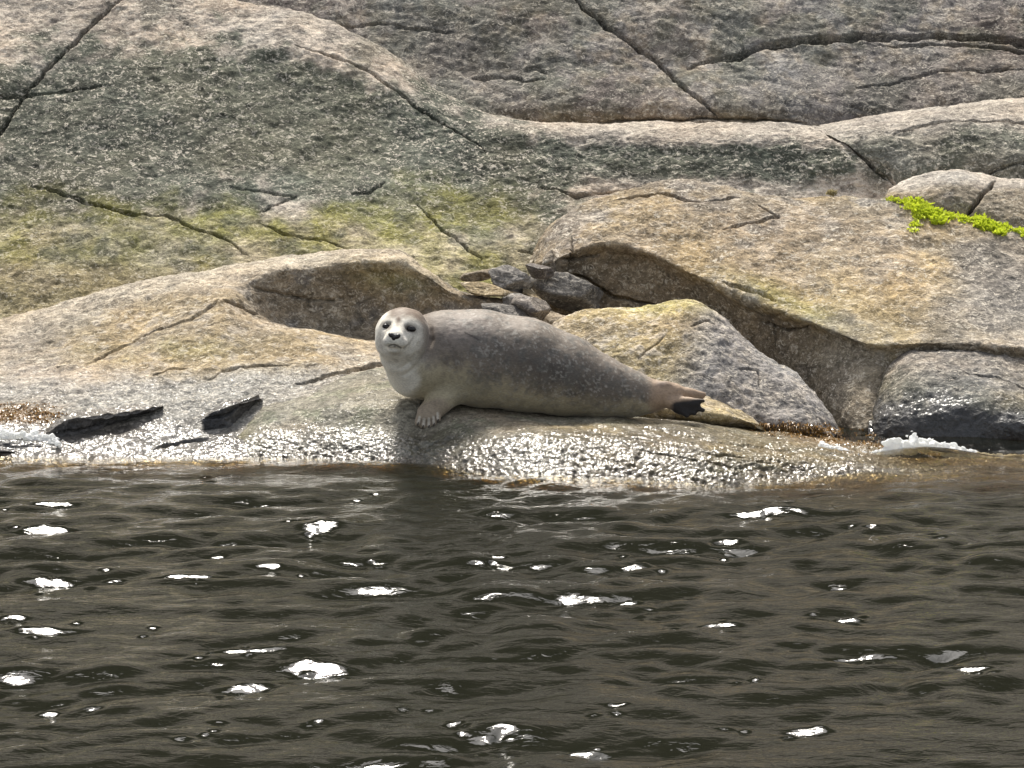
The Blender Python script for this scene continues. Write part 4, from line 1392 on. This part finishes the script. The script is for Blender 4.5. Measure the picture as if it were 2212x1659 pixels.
    # flippers
    fl = sstep(60, 42, np.hypot((u - 925) * 1.0, v - 900)) * sstep(855, 872, v + 0.25 * (u - 930)) * (V[:, 1] < SY - 0.1)
    t = lerp3(t, np.array([0.29, 0.235, 0.175]), fl * (0.9 + 0.2 * g2))
    for (tu, tv, _), (ru, rv) in zip(toes, roots):
        t = lerp3(t, np.array([0.50, 0.46, 0.39]), sstep(3.6, 1.5, seg_dist(u, v, [(tu, tv), ((tu + ru) / 2, (tv + rv) / 2)])[0]) * fl * 0.8)
    for (ta, ra), (tb, rb) in zip(list(zip(toes, roots))[:-1], list(zip(toes, roots))[1:]):
        m0, m1 = ((ta[0] + tb[0]) / 2, (ta[1] + tb[1]) / 2), ((ra[0] + rb[0]) / 2, (ra[1] + rb[1]) / 2)
        m2 = ((m0[0] * .6 + m1[0] * .4), (m0[1] * .6 + m1[1] * .4))
        t = lerp3(t, np.array([0.07, 0.055, 0.045]), sstep(2.6, 0.8, seg_dist(u, v, [m0, m2])[0]) * fl * 0.7)
    hf = sstep(1392, 1418, u + 5 * g2)
    t = lerp3(t, np.array([0.34, 0.245, 0.17]), hf * 0.9)
    t = lerp3(t, np.array([0.10, 0.07, 0.055]), blob(u, v, 1428, 830, 18, 6, -10) * 0.9 * hf)
    dkf = sstep(0, 9, v - np.interp(u, [1440, 1460, 1500, 1525], [872, 864, 858, 858]) + 3 * g2) * sstep(1440, 1458, u)
    t = lerp3(t, np.array([0.022, 0.02, 0.02]), dkf)
    t = np.clip(t, 0.01, 0.8)
    root_o = np.array([V[:, 0].mean(), SY, V[:, 2].min()])
    body = new_mesh('seal', V, Q, M_FUR, True, {'tint': t}, origin=root_o)
    tag(body, 'grey spotted seal with a pale face lying on the wet slab, head turned outward', 'seal')

    # eyes, nostrils, claws
    def surf(u0, v0, rad=4):
        m = (np.hypot(u - u0, v - v0) < rad) & (N[:, 1] < 0)
        i = np.nonzero(m)[0]
        return V[i[np.argmin(V[i, 1])]]

    def ball(name, c, r, mat, sq=(1, 1, 1), label=None, ang=0):
        nu, nv_ = 20, 12
        th_ = np.linspace(0, 2 * math.pi, nu, endpoint=False)
        ph_ = np.linspace(-math.pi / 2, math.pi / 2, nv_)
        TH, PH = np.meshgrid(th_, ph_)
        d = np.stack([np.cos(PH) * np.cos(TH), np.cos(PH) * np.sin(TH), np.sin(PH)], -1).reshape(-1, 3) * r * np.array(sq)
        a = R(ang)
        d = np.stack([d[:, 0] * math.cos(a) + d[:, 2] * math.sin(a), d[:, 1], -d[:, 0] * math.sin(a) + d[:, 2] * math.cos(a)], -1)
        idx = np.arange(nu * nv_).reshape(nv_, nu)
        nx = np.roll(idx, -1, axis=1)
        qd = np.stack([idx[:-1], nx[:-1], nx[1:], idx[1:]], -1).reshape(-1, 4)
        return new_mesh(name, d + c, qd, mat, True, None, origin=c, parent=body)
    for (eu, ev, rr) in ((834, 703, 8.6), (886.5, 709, 10.8)):
        p = surf(eu, ev, 3.5)
        ball('eye', p + np.array([0, 0.006, 0]), pr(rr), M_EYE, (1.05, 0.7, 0.72), ang=8)
    for (eu, ev, a) in ((845, 722.5, 32), (860.5, 725, -28)):
        p = surf(eu, ev, 4)
        ball('nostril', p + np.array([0, 0.004, 0]), pr(8.6), M_NOSE, (1.0, 0.6, 0.62), ang=a)
    p = surf(853, 727.5, 4)
    ball('nose', p + np.array([0, 0.006, 0]), pr(6.5), M_NOSE, (0.9, 0.7, 1.1))
    for (tu, tv, _) in toes:
        p = surf(tu - 1, tv + 1, 5)
        ball('claw', p + np.array([0, 0.002, -0.004]), 0.008, M_CLAW, (0.55, 1.1, 1.2), ang=20)
    return body


SEAL = build_seal()


# ------------------------------------------------------------------ plants, seaweed, foam
bpy.context.view_layer.update()
HIT_OBS = [o_ for o_ in bpy.data.objects if o_.type == 'MESH' and o_.name in (
    'sloping_boulder', 'capstone_rock', 'wet_rock_slab', 'ochre_rock_slab', 'wedge_rock', 'shore_boulder', 'undercut_rock')]


def hit(u, v):
    d = at(u, v, 10.0) - CAM
    d /= np.linalg.norm(d)
    best = None
    for ob in HIT_OBS:
        h = ob.ray_cast(Vector(CAM) - ob.location, Vector(d))
        if h[0]:
            p = np.array(h[1] + ob.location)
            if best is None or p[1] < best[0][1]:
                best = (p, np.array(h[2]))
    return best if best is not None else (at(u, v, 1.2), np.array([0, 0, 1.0]))


def tuft(name, spots, rng, blade, width, per, mat, label, cat, group=None, kind=None, droop=0.3, spread=0.7, up=(0, -0.25, 1)):
    V, Fc = [], []
    hits = [hit(u, v) for (u, v) in spots]
    mid = np.median([h[0][1] for h in hits])
    for p, nrm in hits:
        if cat == 'plant' and abs(p[1] - mid) > 0.17:
            continue
        for _ in range(per):
            base = p + rng.normal(0, 0.008, 3) * np.array([1.4, 0.6, 0.5]) - nrm * 0.004
            d = np.array(up) * 0.8 + nrm * 0.4 + rng.normal(0, spread, 3) * np.array([1, 0.7, 0.6])
            d /= np.linalg.norm(d)
            L = blade * rng.uniform(0.5, 1.2)
            side = np.cross(d, rng.normal(0, 1, 3))
            side /= np.linalg.norm(side)
            w = width * rng.uniform(0.6, 1.3)
            i = len(V)
            m1 = base + d * L * 0.5
            tip = base + d * L + np.array([0, -0.3, -1]) * L * droop * rng.uniform(0.3, 1.0)
            V += [base - side * w * 0.5, base + side * w * 0.5, m1 - side * w, m1 + side * w, tip - side * w * 0.25, tip + side * w * 0.25]
            Fc += [(i, i + 1, i + 3, i + 2), (i + 2, i + 3, i + 5, i + 4)]
    o = new_mesh(name, np.array(V), np.array(Fc), mat, True)
    return tag(o, label, cat, group, kind)


rng = np.random.default_rng(5)


def along(line, n, ju, jv):
    line = np.array(line, float)
    seg = np.linalg.norm(np.diff(line, axis=0), axis=1)
    c = np.concatenate([[0], np.cumsum(seg)])
    s = rng.uniform(0, c[-1], n)
    return [(np.interp(x, c, line[:, 0]) + np.clip(rng.normal(0, ju), -1.6 * ju, 1.6 * ju), np.interp(x, c, line[:, 1]) + np.clip(rng.normal(0, jv), -1.6 * jv, 1.6 * jv)) for x in s]


gp = 'bright green plants in the crevice under the split capstone'
tuft('green_plant', along([(1920, 432), (1975, 445)], 26, 4, 3), rng, 0.030, 0.005, 7, M_LEAF, 'thin trailing bright green plant at the blunt end of the split rock', 'plant', gp)
tuft('green_plant', along([(1972, 450), (2030, 472)], 80, 8, 10), rng, 0.042, 0.008, 8, M_LEAF, 'bushiest bright green plant in the crevice, hanging down over the ochre boulder', 'plant', gp)
tuft('green_plant', along([(1990, 470), (1970, 495)], 12, 3, 4), rng, 0.036, 0.006, 7, M_LEAF, 'bright green sprig dangling below the bushiest crevice plant', 'plant', gp, droop=0.8)
tuft('green_plant', along([(2035, 464), (2095, 478)], 32, 5, 4), rng, 0.030, 0.006, 7, M_LEAF, 'flat bright green plant growing where the black crack meets the crevice', 'plant', gp)
tuft('green_plant', along([(2108, 482), (2170, 502)], 80, 6, 7), rng, 0.040, 0.008, 8, M_LEAF, 'bright green cushion plant right of the black crack in the split rock', 'plant', gp)
tuft('green_plant', along([(2165, 496), (2260, 512)], 40, 6, 4), rng, 0.030, 0.006, 7, M_LEAF, 'bright green plant at the far right end of the crevice', 'plant', gp)
tuft('dry_tuft', along([(1792, 424), (1800, 415)], 12, 1.5, 2), rng, 0.030, 0.004, 6, M_DRY, 'small dry straw coloured tuft on the rim of the ochre boulder', 'plant', None)

tuft('seaweed', along([(1660, 925), (1760, 932), (1850, 950), (1920, 962)], 420, 26, 9), rng, 0.020, 0.004, 6, M_WEED,
     'brown and orange seaweed matted on the slab below the wedge rock', 'seaweed', None, 'stuff', 0.9, 0.9, (0, -0.8, 0.15))
tuft('seaweed', along([(-30, 895), (60, 890), (120, 900)], 330, 20, 12), rng, 0.016, 0.004, 6, M_WEED,
     'orange brown seaweed on the wet foot of the ochre slab', 'seaweed', None, 'stuff', 0.9, 0.9, (0, -0.8, 0.15))


def foam(name, path, rad, n, label, seed, spray=(), y_of=None):
    r_ = np.random.default_rng(seed)
    pts = np.array(path, float)
    seg = np.linalg.norm(np.diff(pts[:, :2], axis=0), axis=1)
    c = np.concatenate([[0], np.cumsum(seg)])
    balls = []
    for _ in range(n):
        t_ = r_.uniform(0, c[-1])
        uu, vv, yy, th_ = [np.interp(t_, c, pts[:, k]) for k in range(4)]
        p = at(uu + r_.normal(0, 4), vv + r_.normal(0, th_), yy)
        p[1] += r_.normal(0, 0.02)
        balls.append((p, rad * r_.uniform(0.4, 1.25)))
    for _ in range(n // 3):
        t_ = r_.uniform(0, c[-1])
        uu, vv, yy, th_ = [np.interp(t_, c, pts[:, k]) for k in range(4)]
        balls.append((at(uu + r_.normal(0, 12), vv - abs(r_.normal(0, 9)) + 6, yy + r_.normal(0, 0.05)), r_.uniform(0.0032, 0.0055)))
    for (uu, vv, yy, rr) in spray:
        balls.append((at(uu, vv, yy), rr))
    B = np.array([b[0] for b in balls])
    s = SDF(B.min(0) - 0.06, B.max(0) + 0.06, 0.005)
    for p, rr in balls:
        s.ell(p, (rr * 1.25, rr, rr * 0.85), 0.014)
    V, Q = s.mesh()
    V = V + 0.006 * np.stack([fbm(V * 70, 2, 500), fbm(V * 70, 2, 510), fbm(V * 70, 2, 520)], -1)
    o = new_mesh(name, V, Q, M_FOAM, True)
    return tag(o, label, 'foam', None, 'stuff')


foam('foam', [(1762, 978, 0.88, 5), (1790, 972, 0.86, 6), (1840, 988, 0.82, 3), (1885, 994, 0.80, 5), (1930, 976, 0.82, 11), (1972, 962, 0.85, 9),
              (2010, 966, 0.9, 6), (2070, 978, 0.98, 5), (2140, 992, 0.98, 2), (2240, 992, 0.95, 2)], 0.013, 620,
     'white foam of a small wave breaking against the shore boulder', 3,
     [(1975, 938, 0.86, 0.009), (1972, 946, 0.86, 0.012), (1969, 931, 0.86, 0.004), (2007, 950, 0.9, 0.008), (1990, 948, 0.88, 0.007), (2040, 955, 0.95, 0.005),
      (1772, 962, 0.88, 0.010), (1776, 955, 0.88, 0.006)])
foam('foam', [(-20, 940, 1.0, 7), (60, 944, 0.98, 8), (105, 952, 0.93, 8), (135, 966, 0.86, 4)], 0.006, 300,
     'thin white swash foam around the dark rock below the orange seaweed', 8)
